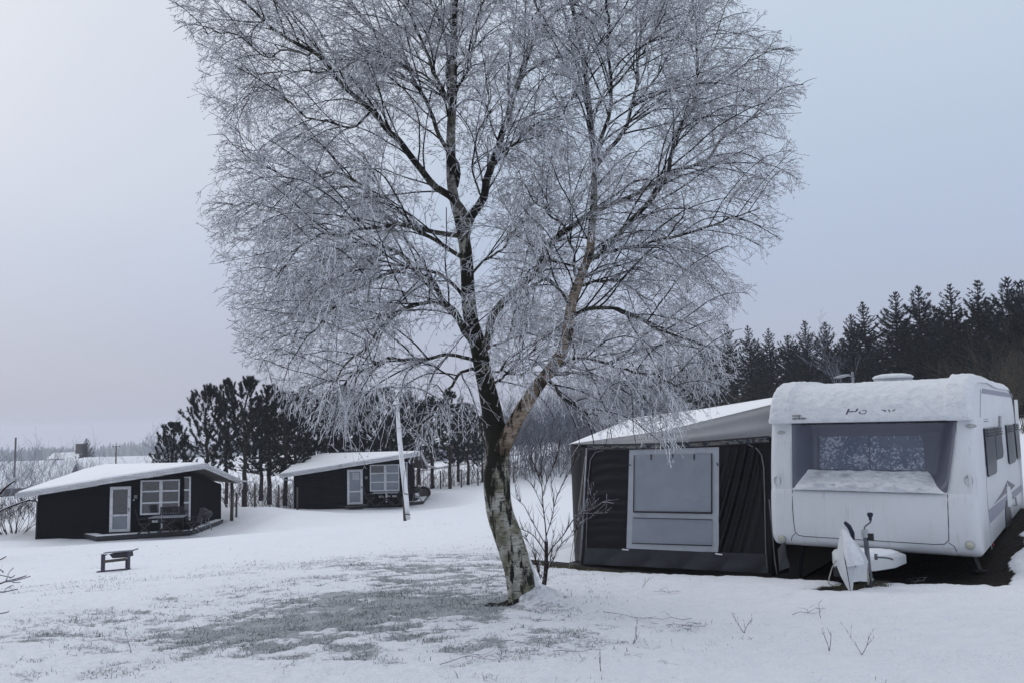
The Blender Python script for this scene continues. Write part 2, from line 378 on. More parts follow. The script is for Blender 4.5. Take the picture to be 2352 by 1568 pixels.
# ground kept level below the timber decks: origin and x axis, extents, height
PADS = [((P(87, 1230, 36), (cos(radians(5)), sin(radians(5))), 2.6), 1.9, 7.9, -2.2, 4.5, -4.66), ((P(676, 1165, 46.9), (cos(radians(2)), sin(radians(2))), 2.6), 1.9, 8.4, -1.9, 4.0, -4.72),
 ((P(87, 1230, 36), (cos(radians(5)), sin(radians(5))), .6), -1.0, 2.4, -.6, 4.5, -4.60), ((CL, (U3[0], U3[1]), .35), -4.5, .0, .1, 4.4, -2.36)]
def bare_masks(x, y):
    """0..1 how thin the snow is (grass showing), and 0..1 where no snow fell (under the caravan and awning)"""
    x = np.asarray(x, float); y = np.asarray(y, float)
    def g(px, py, d, sx, sy, rot=0.0):
        c = P(px, py, d); dx = x-c[0]; dy = y-c[1]; a = dx*cos(rot)+dy*sin(rot); b = -dx*sin(rot)+dy*cos(rot)
        return np.exp(-((a/sx)**2+(b/sy)**2))
    m = 1.35*g(940, 1375, 9.0, 1.05, 2.2)+.75*g(760, 1430, 7.9, .9, 1.0)+.5*g(1110, 1330, 9.8, .7, 1.8)+.26*g(420, 1410, 8.6, 1.6, 2.2)+.16*g(150, 1460, 7.8, 1.5, 1.8)+.38*g(1000, 1290, 12, 2.4, 3.0)
    m = m+.30*g(700, 1520, 6.0, 2.6, .9)+.18*g(1350, 1470, 6.4, 1.2, .9)+.15
    n = fbm(x*.9, y*1.5, 3.3, 5); n2 = fbm(x*4.5+20, y*6.5+9, 1.2, 3)
    thin = np.clip(m*(.30+1.25*smooth(.36, .64, .5*n+.5*n2)), 0, 1.25)
    # streaks of thin snow out on the field
    thin = thin+.30*smooth(1.5, -.5, x)*smooth(.56, .72, fbm(x*.35+5, y*.8+2, 8.1, 4))*smooth(45, 12, y)*smooth(-3, 3, y)
    u = (x-CL[0])*U3[0]+(y-CL[1])*U3[1]; v = (x-CL[0])*V3[0]+(y-CL[1])*V3[1]
    e = .16*(fbm(x*2.2, y*2.2, 5.5, 3)-.5)*2
    def box(u0, u1, v0, v1, s=.10): return smooth(u0-s, u0+s, u+e)*smooth(u1+s, u1-s, u+e)*smooth(v0-s, v0+s, v+e)*smooth(v1+s, v1-s, v+e)
    nos = np.maximum(box(-.1, 2.52, -.02, 6.0), .95*box(.85, 1.25, -1.45, .1, .14))
    nos = np.maximum(nos, .95*box(-3.2, .1, .30, 4.2, .05))
    nos = np.maximum(nos, box(-.2, 2.6, -.30, .1, .12)*.9*smooth(.0, .8, u))
    dk = np.hypot(x-TREE[0]+.13, (y-TREE[1]+.05)); nos = np.maximum(nos, .9*smooth(.30, .2, dk)*smooth(.08, -.1, x-TREE[0]))
    return thin, nos
def ground(x, y):
    z = ground0(x, y); x = np.atleast_1d(np.asarray(x, float)); y = np.atleast_1d(np.asarray(y, float))
    r = np.hypot(x, y)
    z = z+(fbm(x*.5, y*.5, .3, 3)-.5)*.10*smooth(400, 60, r)+(fbm(x*2.6, y*3.4, 7.3, 3)-.5)*.035*smooth(40, 10, r)
    thin, nos = bare_masks(x, y)
    z = z+.06*(1-np.clip(nos, 0, 1))-.03*np.clip(thin, 0, 1)+.036*(fbm(x*11, y*14, 2.2, 3)-.5)*smooth(22, 8, r)
    for f_, x0, x1, y0, y1, zz in PADS:
        px = (x-f_[0][0])*f_[1][0]+(y-f_[0][1])*f_[1][1]; py = -(x-f_[0][0])*f_[1][1]+(y-f_[0][1])*f_[1][0]; s = f_[2]
        mk = smooth(x0-s, x0, px)*smooth(x1+s, x1, px)*smooth(y0-s, y0, py)*smooth(y1+s, y1, py); z = z-mk*np.maximum(0, z-zz)
    d2 = ((x-TREE[0]-.16)/.26)**2+((y-TREE[1]-.03)/.24)**2
    z = z+.12*np.exp(-d2)+.05*np.exp(-(((x-TREE[0]-.1)/.6)**2+((y-TREE[1]+.15)/.4)**2))
    # faint wheel track running across the field
    t = (y-14)-.42*(x+1); z = z-.03*np.exp(-(t/.16)**2)*smooth(-4, -1, x)*smooth(3, 0, x)
    return z
def gz(x, y): return float(ground(x, y)[0])

def build_ground():
    ang = np.concatenate([np.linspace(-180, -50, 60)[:-1], np.linspace(-50, -37, 20)[:-1], np.linspace(-37, 37, 680)[:-1], np.linspace(37, 50, 20)[:-1], np.linspace(50, 180, 60)[:-1]])
    rr = np.concatenate([[.4, 1, 1.8, 2.6, 3.2], np.geomspace(3.6, 16, 380), np.geomspace(16.2, 70, 200), np.geomspace(72, 1500, 90)])
    A, R = np.meshgrid(np.radians(ang), rr); X = (np.sin(A)*R).ravel(); Y = (np.cos(A)*R).ravel()
    Z = np.concatenate([ground(X[i:i+40000], Y[i:i+40000]) for i in range(0, len(X), 40000)])
    thin, nos = bare_masks(X, Y); nA = len(ang); nR = len(rr)
    V = np.stack([X, Y, Z], 1)
    i, j = np.meshgrid(np.arange(nR-1), np.arange(nA), indexing='ij'); i = i.ravel(); j = j.ravel(); j2 = (j+1) % nA
    F = np.stack([i*nA+j, i*nA+j2, (i+1)*nA+j2, (i+1)*nA+j], 1)[:, ::-1]
    # centre disc
    V = np.concatenate([V, [[0, 0, gz(0, 0)]]]); thin = np.append(thin, 0); nos = np.append(nos, 0)
    c = len(V)-1; k = np.arange(0, nA, 2); k = k[:(nA//2)]
    F2 = np.stack([np.full(len(k), c), (k+2) % nA if nA % 2 == 0 else np.minimum(k+2, nA-1), (k+1) % nA, k], 1)
    F = np.concatenate([F, F2])
    m, nt, b = nmat('snowy_ground')
    v = coords(nt)
    at = node(nt, 'ShaderNodeAttribute', attribute_name='thin'); an = node(nt, 'ShaderNodeAttribute', attribute_name='nosnow')
    n1 = noise(nt, coords(nt, (1, 1.3, 1)), 26, 6, .72); n2 = noise(nt, v, 7, 4); n3 = noise(nt, v, 110, 2)
    f = math_(nt, 'ADD', math_(nt, 'MULTIPLY', n1, .6), math_(nt, 'MULTIPLY', n2, .4))
    thr = math_(nt, 'SUBTRACT', .70, math_(nt, 'MULTIPLY', at.outputs['Fac'], .27))
    k_ = math_(nt, 'MULTIPLY', math_(nt, 'SUBTRACT', f, thr), 9, True)
    snow = ramp(nt, n2, [(.3, (.80, .82, .875)), (.7, (.86, .875, .915))])
    grass = ramp(nt, n3, [(.35, (.15, .165, .165)), (.6, (.42, .45, .48))])
    spk = ramp(nt, noise(nt, coords(nt, (1, 1.2, 1)), 60, 3, .75), [(.55, (0, 0, 0)), (.66, (1, 1, 1))]); spk = math_(nt, 'MULTIPLY', spk, ramp(nt, noise(nt, v, 2.2, 4), [(.40, (.15, .15, .15)), (.62, (.75, .75, .75))]))
    snow = mix(nt, spk, snow, (.46, .49, .54))
    c = mix(nt, math_(nt, 'MULTIPLY', k_, .8), snow, grass)
    earth = ramp(nt, noise(nt, v, 30, 4), [(.4, (.014, .012, .012)), (.7, (.04, .034, .03))])
    kn = math_(nt, 'MULTIPLY', math_(nt, 'SUBTRACT', math_(nt, 'ADD', an.outputs['Fac'], math_(nt, 'MULTIPLY', math_(nt, 'SUBTRACT', n1, .5), .6)), .42), 7, True)
    c = mix(nt, kn, c, earth)
    nt.links.new(c, b.inputs['Base Color']); b.inputs['Roughness'].default_value = .92; b.inputs['Specular IOR Level'].default_value = .12
    h = math_(nt, 'SUBTRACT', math_(nt, 'MULTIPLY', noise(nt, v, 14, 6, .7), .9), math_(nt, 'MULTIPLY', k_, .5)); bump(nt, b, h, .8, .04)
    mesh_np('ground', V, F, m, None, True, {'thin': thin, 'nosnow': nos}, kind='structure')
build_ground()
# ---------------------------------------------------------------- grass showing through the snow
def build_grass():
    def blades(n, xr, yr, power, base):
        # sample by area in a fan in front of the house field
        y = RNG.uniform(yr[0]**.5, yr[1]**.5, n)**2; x = RNG.uniform(-1, 1, n)*y*.72
        thin, nos = bare_masks(x, y)
        nn = fbm(x*5, y*7, 4.4, 3)
        w = np.clip((thin-.26)*1.3, 0, 1)**1.25*smooth(.40, .56, nn)+base*smooth(.58, .7, nn)*smooth(2.6, .3, x)+.0
        w = w*(nos < .25); k = RNG.random(n) < w
        return x[k], y[k], thin[k]
    x, y, t = blades(620000, None, (4.2, 26), 1, .022)
    n = len(x); z = ground(x, y)
    tuft = fbm(x*3, y*3, 9.9, 2)
    L = (.016+.036*RNG.random(n)**1.5)*(.7+.8*tuft)
    az = RNG.uniform(0, 2*pi, n); lean = RNG.uniform(.2, 1.5, n)
    dx = np.cos(az); dy = np.sin(az); w = RNG.uniform(.0012, .0024, n)*(1+y/14)
    p = np.stack([x, y, z-.006], 1); D = np.stack([dx*np.sin(lean), dy*np.sin(lean), np.cos(lean)], 1)
    wa = az+RNG.uniform(-1.2, 1.2, n)+pi/2; W = np.stack([np.cos(wa), np.sin(wa), 0*wa], 1)*w[:, None]
    mid = p+D*(L*.55)[:, None]; tip = mid+np.stack([dx*np.sin(lean+.5), dy*np.sin(lean+.5), np.cos(lean+.5)], 1)*(L*.5)[:, None]
    V = np.stack([p-W, p+W, mid+W*.8, mid-W*.8, tip+W*.3, tip-W*.3], 1).reshape(-1, 3)
    b = np.arange(n)[:, None]*6
    F = np.concatenate([b+np.array([[0, 1, 2, 3]]), b+np.array([[3, 2, 4, 5]])])
    m, nt, bb = nmat('rimed_grass'); g = nt.nodes.new('ShaderNodeNewGeometry')
    s = noise(nt, g.outputs['Position'], 45, 2); s2 = noise(nt, g.outputs['Position'], 3, 3)
    f = math_(nt, 'ADD', math_(nt, 'MULTIPLY', s, .7), math_(nt, 'MULTIPLY', s2, .3))
    nt.links.new(ramp(nt, f, [(.36, (.06, .075, .065)), (.48, (.24, .27, .27)), (.60, (.56, .59, .62))]), bb.inputs['Base Color']); bb.inputs['Roughness'].default_value = .9; bb.inputs['Specular IOR Level'].default_value = .1
    mesh_np('frosted_grass', V, F, m, None, kind='stuff', label='frosted grass blades poking through thin snow under the birch', cat='grass')
    return n
print('grass', build_grass())

# dead grass tufts beside the jockey wheel
def tuft(name, c, n, R, Lr, mat, **k):
    P0 = []; P1 = []; r0 = []; r1 = []
    for i in range(n):
        a = random.uniform(0, 2*pi); r = R*random.random()**.6; x = c[0]+cos(a)*r*1.6; y = c[1]+sin(a)*r*.7
        p = np.array([x, y, gz(x, y)-.01]); L = random.uniform(*Lr); b = random.uniform(0, 2*pi); q = p+np.array([cos(b)*.5, sin(b)*.5, .8])*L*.6; e = q+np.array([cos(b)*.9, sin(b)*.9, random.uniform(-.5, .4)])*L*.5
        P0 += [p, q]; P1 += [q, e]; r0 += [.0022, .0018]; r1 += [.0018, .0008]
    V, F = segs_mesh(P0, P1, r0, r1, 3); return mesh_np(name, V, F, mat, None, **k)
M['dead_grass'] = simple('dead_grass', (.05, .045, .03), (.17, .16, .13), 40, .9, 0)
gc = hitz(1975, 1368, -1.94)
tuft('grass_tuft', gc, 420, .20, (.05, .14), M['dead_grass'], label='brown dead grass tuft below the white covered tow hitch of the caravan', cat='grass')

# ---------------------------------------------------------------- the birch
D0 = 7.8; PXM = FPX/D0
def spline(pts, step=.06):
    pts = np.array(pts, float); out = []
    n = len(pts)
    for i in range(n-1):
        p0 = pts[max(i-1, 0)]; p1 = pts[i]; p2 = pts[i+1]; p3 = pts[min(i+2, n-1)]
        k = max(2, int(np.linalg.norm(p2[:3]-p1[:3])/step))
        for j in range(k):
            t = j/k; out.append(.5*((2*p1)+(-p0+p2)*t+(2*p0-5*p1+4*p2-p3)*t*t+(-p0+3*p1-3*p2+p3)*t**3))
    out.append(pts[-1]); return np.array(out)
def limb(pts, w0, w1, z0, z1, pw=1.0, step=.06):
    """pts in picture measures, widths in picture measures at the tree, z offsets in depth"""
    n = len(pts); cum = [0]
    for i in range(1, n): cum.append(cum[-1]+math.dist(pts[i], pts[i-1]))
    Q = []
    for i, (x, y) in enumerate(pts):
        t = cum[i]/cum[-1]; d = D0+z0+(z1-z0)*t**1.2
        Q.append([*P(x, y, d), (w0+(w1-w0)*t**pw)/2/PXM])
    return spline(Q, step)
def trunk_mesh(name, S, mat, parent, k=28, amp=.10, flare=0):
    n = len(S); V = []; ref = np.array([1., 0, 0])
    for i in range(n):
        d = S[min(i+1, n-1), :3]-S[max(i-1, 0), :3]; d /= np.linalg.norm(d); ref = ref-d*np.dot(ref, d); ref /= np.linalg.norm(ref); q = np.cross(d, ref)
        a = np.arange(k)*2*pi/k; p = S[i, :3]; o = ref[None]*np.cos(a)[:, None]+q[None]*np.sin(a)[:, None]
        w = p[None]+o*S[i, 3]
        nz = (fbm(w[:, 0]*9, w[:, 1]*9, w[:, 2]*4, 3)-.5)*2+.6*(vnoise(w[:, 0]*30, w[:, 1]*30, w[:, 2]*9)-.5)
        r = S[i, 3]*(1+amp*nz)
        V.append(p[None]+o*r[:, None])
    V = np.concatenate(V); i, j = np.meshgrid(np.arange(n-1), np.arange(k), indexing='ij'); i = i.ravel(); j = j.ravel(); j2 = (j+1) % k
    F = np.stack([i*k+j, i*k+j2, (i+1)*k+j2, (i+1)*k+j], 1)
    return mesh_np(name, V, F, mat, parent, True)
BR = empty('birch_tree', (TREE[0], TREE[1], gz(TREE[0], TREE[1])), 'large leaning birch covered in hoarfrost in the middle of the snowy lawn', 'tree')
trunk = limb([(1204,1440),(1206,1400),(1203,1373),(1190,1303),(1166,1230),(1148,1175),(1140,1101),(1142,1046),(1143,1010),(1134,973),(1128,936),(1118,890),(1108,840),(1098,793),(1081,731),(1075,669),(1072,607),(1067,558),(1055,500)], 66, 26, 0, .25)
# measured widths
hs = [(1440,96),(1395,82),(1373,70),(1303,63),(1230,62),(1175,60),(1101,61),(1046,56),(1010,57),(973,50),(936,46),(875,42),(793,38),(731,35),(669,32),(558,30),(500,26)][::-1]
for q in trunk:
    yy = proj(q[:3])[1]; q[3] = np.interp(yy, [h[0] for h in hs], [h[1] for h in hs])/2/PXM
trunk_mesh('trunk', trunk, M['birch'], BR, 32, .07)
stem_top = limb([(1055,500),(1040,442),(1036,384),(1036,300),(1040,230),(1042,130),(1045,0),(1052,-150),(1040,-300)], 26, 8, .25, .5)
trunk_mesh('upper_stem', stem_top, M['birch_up'], BR, 14, .08)
stem_r = limb([(1150,1040),(1166,1004),(1189,958),(1211,922),(1233,888),(1259,855),(1280,826),(1300,785),(1308,731),(1315,690),(1337,628),(1354,582),(1358,537)], 36, 17, 0, -.35)
trunk_mesh('right_stem', stem_r, M['birch_orange'], BR, 18, .09)
stem_r2 = limb([(1358,537),(1364,465),(1364,372),(1358,300),(1351,225),(1343,160),(1333,96),(1311,0),(1290,-120),(1280,-240)], 17, 5, -.35, -.7)
trunk_mesh('right_leader', stem_r2, M['birch_up'], BR, 12, .08)
LIMBS = [
 # x,y list, w0, w1, depth from, to
 ([(1067,545),(1085,500),(1110,454),(1128,393),(1150,320),(1170,270),(1190,200),(1215,120),(1240,20),(1255,-120)], 22, 5, .22, -.9),
 ([(1112,800),(1123,772),(1135,718),(1176,673),(1222,632),(1247,586),(1271,549),(1308,520),(1358,483),(1403,465),(1482,430),(1529,401),(1606,376),(1632,363),(1658,324),(1728,273),(1792,209),(1848,195)], 21, 2.5, .1, 1.2),
 ([(1354,585),(1375,590),(1399,566),(1441,520),(1482,471),(1531,401),(1544,360),(1555,321),(1580,266),(1597,225),(1598,74),(1587,0),(1590,-90)], 14, 3, -.35, .5),
 ([(1351,600),(1380,580),(1432,570),(1482,560),(1540,550),(1597,537),(1655,512),(1717,483),(1762,463)], 9, 2, -.3, -1.2),
 ([(1310,735),(1321,727),(1358,710),(1416,710),(1469,731),(1507,760),(1564,780),(1640,800)], 10, 2, -.2, -1.3),
 ([(1318,668),(1329,657),(1379,644),(1424,648),(1457,673),(1503,698),(1544,731)], 8, 2, -.3, .7),
 ([(1272,845),(1280,842),(1317,822),(1383,833),(1436,851),(1500,860),(1560,885)], 8, 2, -.1, -1.6),
 ([(1262,866),(1300,858),(1383,861),(1430,880),(1480,915),(1500,960)], 7, 2, -.1, .9),
 ([(1255,870),(1271,879),(1292,912),(1325,937),(1370,955)], 9, 3, -.1, -.8),
 ([(1312,705),(1300,690),(1271,648),(1251,644),(1218,673),(1190,700),(1170,760)], 8, 2, -.25, -1.2),
 ([(1335,635),(1321,632),(1317,574),(1300,533),(1284,512),(1230,470),(1190,400)], 7, 2, -.3, .4),
 ([(1337,620),(1292,603),(1251,603),(1205,640),(1190,670)], 6, 2, -.3, -1.3),
 ([(1364,380),(1375,347),(1397,279),(1407,205),(1394,32),(1390,-80)], 10, 3, -.5, -1.3),
 ([(1362,400),(1400,340),(1423,315),(1452,247),(1465,183),(1478,32),(1490,-70)], 11, 3, -.45, .3),
 ([(1452,247),(1490,205),(1520,160),(1560,90),(1600,20)], 5, 2, -.1, -.6),
 ([(1597,225),(1648,193),(1700,150),(1744,119),(1780,108),(1825,108)], 5, 1.6, .3, -.2),
 ([(1407,205),(1440,170),(1465,130),(1510,60),(1530,-20)], 5, 2, -.9, -1.5),
 ([(1075,600),(1061,590),(1028,566),(987,541),(929,525),(863,529),(800,540),(740,548),(690,575),(640,640)], 11, 2, .2, -1.3),
 ([(1063,545),(1049,541),(999,537),(954,525),(904,508),(861,462),(829,427),(790,408),(733,408),(678,404),(610,380),(560,350),(517,311)], 13, 2, .2, 1.1),
 ([(1072,690),(1061,673),(1040,648),(1007,628),(962,624),(904,628),(863,648),(800,680),(745,735),(700,800)], 9, 2, .15, -1.7),
 ([(1085,775),(1065,756),(1040,710),(1020,690),(999,648),(958,624),(925,586),(888,574),(830,572),(770,590),(700,640),(640,700)], 16, 2, .15, .9),
 ([(1090,795),(1069,768),(1040,723),(999,698),(962,700),(904,723),(863,772),(800,830),(760,900)], 9, 2, .1, -2.0),
 ([(1098,835),(1077,826),(1036,813),(987,822),(937,830),(896,826),(863,842),(800,870),(740,925),(690,980)], 9, 2, .1, -1.9),
 ([(1095,850),(1069,846),(1044,879),(1015,916),(987,954),(960,1000)], 8, 2, .1, -1.5),
 ([(1078,500),(1063,481),(1005,433),(980,404),(909,321),(851,254),(803,209),(765,164),(716,122),(675,100),(620,64),(575,26),(540,0),(490,-20)], 19, 3, .25, -.9),
 ([(1050,430),(1053,385),(1005,308),(973,231),(941,164),(915,125),(877,87),(829,42),(790,0),(740,-80)], 12, 3, .3, .9),
 ([(1041,275),(1041,257),(1005,189),(983,122),(954,55),(931,0),(890,-110)], 10, 3, .35, -.2),
 ([(1040,245),(1034,220),(1031,96),(1015,60),(989,0),(970,-120)], 8, 3, .4, 1.2),
 ([(1038,240),(1060,190),(1079,154),(1092,96),(1102,48),(1150,0),(1190,-90)], 8, 3, .4, -.3),
 ([(1036,290),(1021,225),(954,164),(886,130),(840,140),(770,170)], 6, 2, .35, -.7),
 ([(851,254),(806,299),(742,282),(704,270),(671,237),(601,183),(540,160)], 6, 1.6, -.2, -.8),
 ([(765,164),(720,170),(670,165),(600,180),(540,240)], 5, 1.6, -.5, .3),
 ([(716,122),(650,125),(560,100),(480,90)], 5, 1.6, -.7, -1.3),
 ([(861,462),(870,420),(850,380),(800,320),(760,300)], 5, 2, .7, 1.4),
 ([(733,408),(700,440),(640,470),(560,470),(500,480)], 5, 1.6, .8, .2),
 ([(888,574),(850,600),(770,640),(700,720),(640,800),(610,850)], 6, 1.8, .5, -.5),
 ([(1110,870),(1140,850),(1185,862),(1215,850),(1245,870)], 6, 2, .0, -.9),
 ([(1115,900),(1150,870),(1190,840),(1225,800),(1240,760)], 7, 2, .1, 1.0),
 ([(1100,800),(1145,790),(1200,770),(1260,770),(1310,800)], 6, 2, .1, 1.3),
 ([(1075,640),(1110,600),(1160,570),(1200,500),(1230,420)], 7, 2, .2, 1.4),
 ([(1130,390),(1180,340),(1230,300),(1290,270),(1330,200)], 6, 2, -.3, -1.2),
 ([(1110,454),(1090,400),(1095,330),(1120,240),(1115,150)], 5, 2, -.1, -1.0),
]
limbs = [limb(*l) for l in LIMBS]
for S in limbs:
    # gentle crookedness in depth and sideways, growing towards the tip
    n = len(S); t = np.linspace(0, 1, n)
    ph = RNG.uniform(0, 50)
    S[:, 1] += (fbm(t*4+ph, t*0, 1, 2)-.5)*.5*np.minimum(1, t*3)
    S[:, 0] += (fbm(t*14+ph, t*0, 3, 2)-.5)*.05; S[:, 2] += (fbm(t*14+ph, t*0, 5, 2)-.5)*.05
    mb = MB(); mb.tube(list(S[::1, :3]), list(S[::1, 3]), 7); mb.build('limb', M['limb'], BR, True)

CROWN = [(412,-20),(420,30),(455,70),(480,130),(462,215),(515,235),(520,290),(535,335),(500,395),(462,460),(470,530),(520,570),(500,645),(535,690),(560,780),(600,850),(650,905),(680,960),(730,985),(770,1020),(830,1045),(880,1025),(930,1040),(975,1018),(1040,1000),(1090,975),(1110,930),
 (1170,900),(1225,960),(1290,940),(1340,955),(1400,985),(1460,975),(1520,1010),(1560,1040),(1590,985),(1650,930),(1685,850),(1700,790),(1650,745),(1690,690),(1735,640),(1770,590),(1780,520),(1760,450),(1825,420),(1800,320),(1790,240),(1840,200),(1780,150),(1810,110),(1755,50),(1690,30),(1680,-60),(1640,-250),(1400,-520),(1050,-640),(700,-500),(480,-250)]
CPOLY = np.array(CROWN, float)
def inside(x, y, poly=CPOLY):
    r = np.zeros(len(x), bool); n = len(poly)
    for i in range(n):
        x1, y1 = poly[i]; x2, y2 = poly[(i+1) % n]
        c = ((y1 > y) != (y2 > y)) & (x < (x2-x1)*(y-y1)/(y2-y1+1e-9)+x1); r ^= c
    return r
def edge_dist(x, y, poly=CPOLY):
    d = np.full(len(x), 1e9); n = len(poly)
    for i in range(n):
        a = poly[i]; b = poly[(i+1) % n]; ab = b-a; t = np.clip(((x-a[0])*ab[0]+(y-a[1])*ab[1])/(ab@ab), 0, 1)
        d = np.minimum(d, np.hypot(x-a[0]-ab[0]*t, y-a[1]-ab[1]*t))
    return d
def unit(v): return v/(np.linalg.norm(v, axis=-1, keepdims=True)+1e-9)
AXIS = np.concatenate([trunk[:, :3], stem_top[:, :3]]); AXIS = AXIS[np.argsort(AXIS[:, 2])]
def outward(p):
    ax = np.stack([np.interp(p[:, 2], AXIS[:, 2], AXIS[:, 0]), np.interp(p[:, 2], AXIS[:, 2], AXIS[:, 1])], 1); d = p[:, :2]-ax
    r = np.linalg.norm(d, axis=1, keepdims=True); return np.concatenate([d/(r+.3), np.zeros((len(p), 1))], 1)
def pix(p):
    z = p@fwd; return CX+FPX*(p@CR_)/z, CY-FPX*(p@CU_)/z
def depth_in(p):
    x, y = pix(p); e = edge_dist(x, y); ok = inside(x, y); return ok, e
def grow(B, D, L, m, jit, droop, R):
    """m-segment shoots: returns points (n, m+1, 3) and radii (n, m+1)"""
    n = len(B); P_ = np.empty((n, m+1, 3)); P_[:, 0] = B; d = D.copy(); kink = RNG.normal(0, 1, (n, 3))
    for k in range(m):
        d = unit(d+RNG.normal(0, jit, (n, 3))+np.array([0, 0, -1.])*(droop*(k+.5)/m)[:, None]); P_[:, k+1] = P_[:, k]+d*(L/m)[:, None]
    return P_, R[:, None]*np.linspace(1, .42, m+1)[None]
def children(P_, per, t0, t1, ang, up, out):
    n, m1 = P_.shape[:2]; rep = np.repeat(np.arange(n), per); N = len(rep); t = (RNG.uniform(0, 1, N)+np.tile(np.arange(per.max()), n)[:N]*0)*(t1-t0)+t0
    f = t*(m1-1); k = np.minimum(f.astype(int), m1-2); s = (f-k)[:, None]; a = P_[rep, k]; b = P_[rep, k+1]; B = a*(1-s)+b*s; d = unit(b-a)
    q = unit(np.cross(d, RNG.normal(0, 1, (N, 3)))+np.array([0, 0, up])+out*outward(B)); q = unit(q-d*(q*d).sum(1)[:, None])
    th = RNG.uniform(*ang, N)[:, None]; return B, d*np.cos(th)+q*np.sin(th), t, rep
# boughs on the limbs
B = []; D = []; L = []; R_ = []
for S in limbs+[stem_top[10:], stem_r2, stem_r[-14:]]:
    n = len(S); tot = n*.06; cnt = int(tot/.106)
    for c in range(cnt):
        t = .13+.87*(c+RNG.random())/cnt; i = min(n-2, int(t*(n-1))); d = S[i+1, :3]-S[i, :3]; d /= np.linalg.norm(d)
        q = np.cross(d, RNG.normal(0, 1, 3)); q /= np.linalg.norm(q); q += np.array([0, 0, .35]); th = RNG.uniform(.5, 1.05)
        B.append(S[i, :3]); D.append(d*cos(th)+q*sin(th)); L.append(RNG.uniform(.55, 1.45)*(1.15-.45*t)); R_.append(min(.0095, S[i, 3]*.6))
B = np.array(B); D = unit(np.array(D)); L = np.array(L); R_ = np.array(R_); D = unit(D+.35*outward(B))
def fit(B, D, L, slack):
    """shorten shoots whose end would leave the crown"""
    L = L.copy()
    for _ in range(3):
        e = B+D*L[:, None]; ok, ed = depth_in(e); far = np.abs(e[:, 1]-D0) > 2.75; bad = (~ok & (ed > slack)) | far; L[bad] *= .62
    return L, ~bad | (L > .1)
L, ok = fit(B, D, L, 22); B, D, L, R_ = B[ok], D[ok], L[ok], R_[ok]
P1_, r1_ = grow(B, D, L, 9, .09, RNG.uniform(.05, .32, len(B)), np.maximum(R_, .0045))
def tosegs(P_, r_): return P_[:, :-1].reshape(-1, 3), P_[:, 1:].reshape(-1, 3), r_[:, :-1].ravel(), r_[:, 1:].ravel()
# shoots on the boughs
per = np.maximum(2, (L/.088).astype(int)); B2, D2, t2, rep = children(P1_, per, .12, 1.0, (.45, .95), .12, .30)
L2 = RNG.uniform(.22, .62, len(B2))*(1.2-.5*t2)*np.clip(L[rep], .55, 1.1); L2, ok = fit(B2, D2, L2, 16); B2, D2, L2, rep = B2[ok], D2[ok], L2[ok], rep[ok]
P2_, r2_ = grow(B2, D2, L2, 6, .12, RNG.uniform(.08, .5, len(B2)), np.full(len(B2), .0036))
print('boughs', len(B), 'shoots', len(B2))
# twigs on the shoots
per = np.maximum(2, (L2/.045*.64).astype(int)); B3, D3_, t3, rep3 = children(P2_, per, .10, 1.0, (.5, 1.0), .0, .15)
L3 = RNG.uniform(.05, .20, len(B3)); x3, y3 = pix(B3+D3_*L3[:, None]); e3 = edge_dist(x3, y3); in3 = inside(x3, y3); ok = (in3 | (e3 < 30)) & (RNG.random(len(x3)) < np.where(y3 > 760, np.where(x3 > 1330, 1.0, .55), 1)); ok &= ~((y3 > 820) & ~in3 & (e3 > 8)); B3, D3_, L3 = B3[ok], D3_[ok], L3[ok]
P3_, r3_ = grow(B3, D3_, L3, 3, .22, RNG.uniform(.0, .35, len(B3)), np.full(len(B3), .0031))
# forked tips on twigs and shoots
def tips(P_, ln, r):
    e = P_[:, -1]; d = unit(P_[:, -1]-P_[:, -2]); q = unit(np.cross(d, RNG.normal(0, 1, d.shape))); a = unit(d+.6*q); b = unit(d-.6*q); l = RNG.uniform(.5, 1.3, (len(e), 1))*ln
    return np.concatenate([e, e]), np.concatenate([e+a*l, e+b*l]), np.full(2*len(e), r), np.full(2*len(e), r*.7)
B4, D4, t4, rep4 = children(P3_, np.full(len(P3_), 2), .3, .95, (.5, .95), .0, .0); l4 = RNG.uniform(.02, .055, len(B4))[:, None]
side = (B4, B4+D4*l4, np.full(len(B4), .0027), np.full(len(B4), .0021))
S1 = tosegs(P1_, r1_); fine_ = [tosegs(P2_, r2_), tosegs(P3_, r3_), tips(P3_, .022, .0023), tips(P2_, .03, .0028), side]
V, F = segs_mesh(*S1, 5); mesh_np('branchwork', V, F, M['branch'], BR, True)
S_ = [np.concatenate([f[k] for f in fine_]) for k in range(4)]; print('twig segs', len(S_[0]))
V, F = segs_mesh(*S_, 3); mesh_np('crown', V, F, M['twig'], BR, False)
# snow blown against the windward side of the trunk foot
V = []; ns = 22; nk = 15
low = [S_ for S_ in trunk if 1262 < proj(S_[:3])[1] < 1392][::1]
for i, S_ in enumerate(low):
    t = i/(len(low)-1); half = (1-t)*.2+1.05*(1-t)**.5*.75+.12*(float(vnoise(i*.9, 3.3))-.5)
    for j in range(nk):
        s = -1+2*j/(nk-1); a = -.12+s*half*.75; th = .008+.035*(1-t)*(1-s*s)*(.5+float(fbm(i*.3, j*.5, 1, 3))); rr_ = S_[3]*(.99+.0)+th*(1-abs(s)**3)-.004*abs(s)**3
        V.append(S_[:3]+np.array([cos(a)*rr_, sin(a)*rr_, 0]))
F = [(i*nk+j, i*nk+j+1, (i+1)*nk+j+1, (i+1)*nk+j) for i in range(len(low)-1) for j in range(nk-1)]
mesh_py('trunk_snow', V, F, M['snow_lumpy'], BR, True)
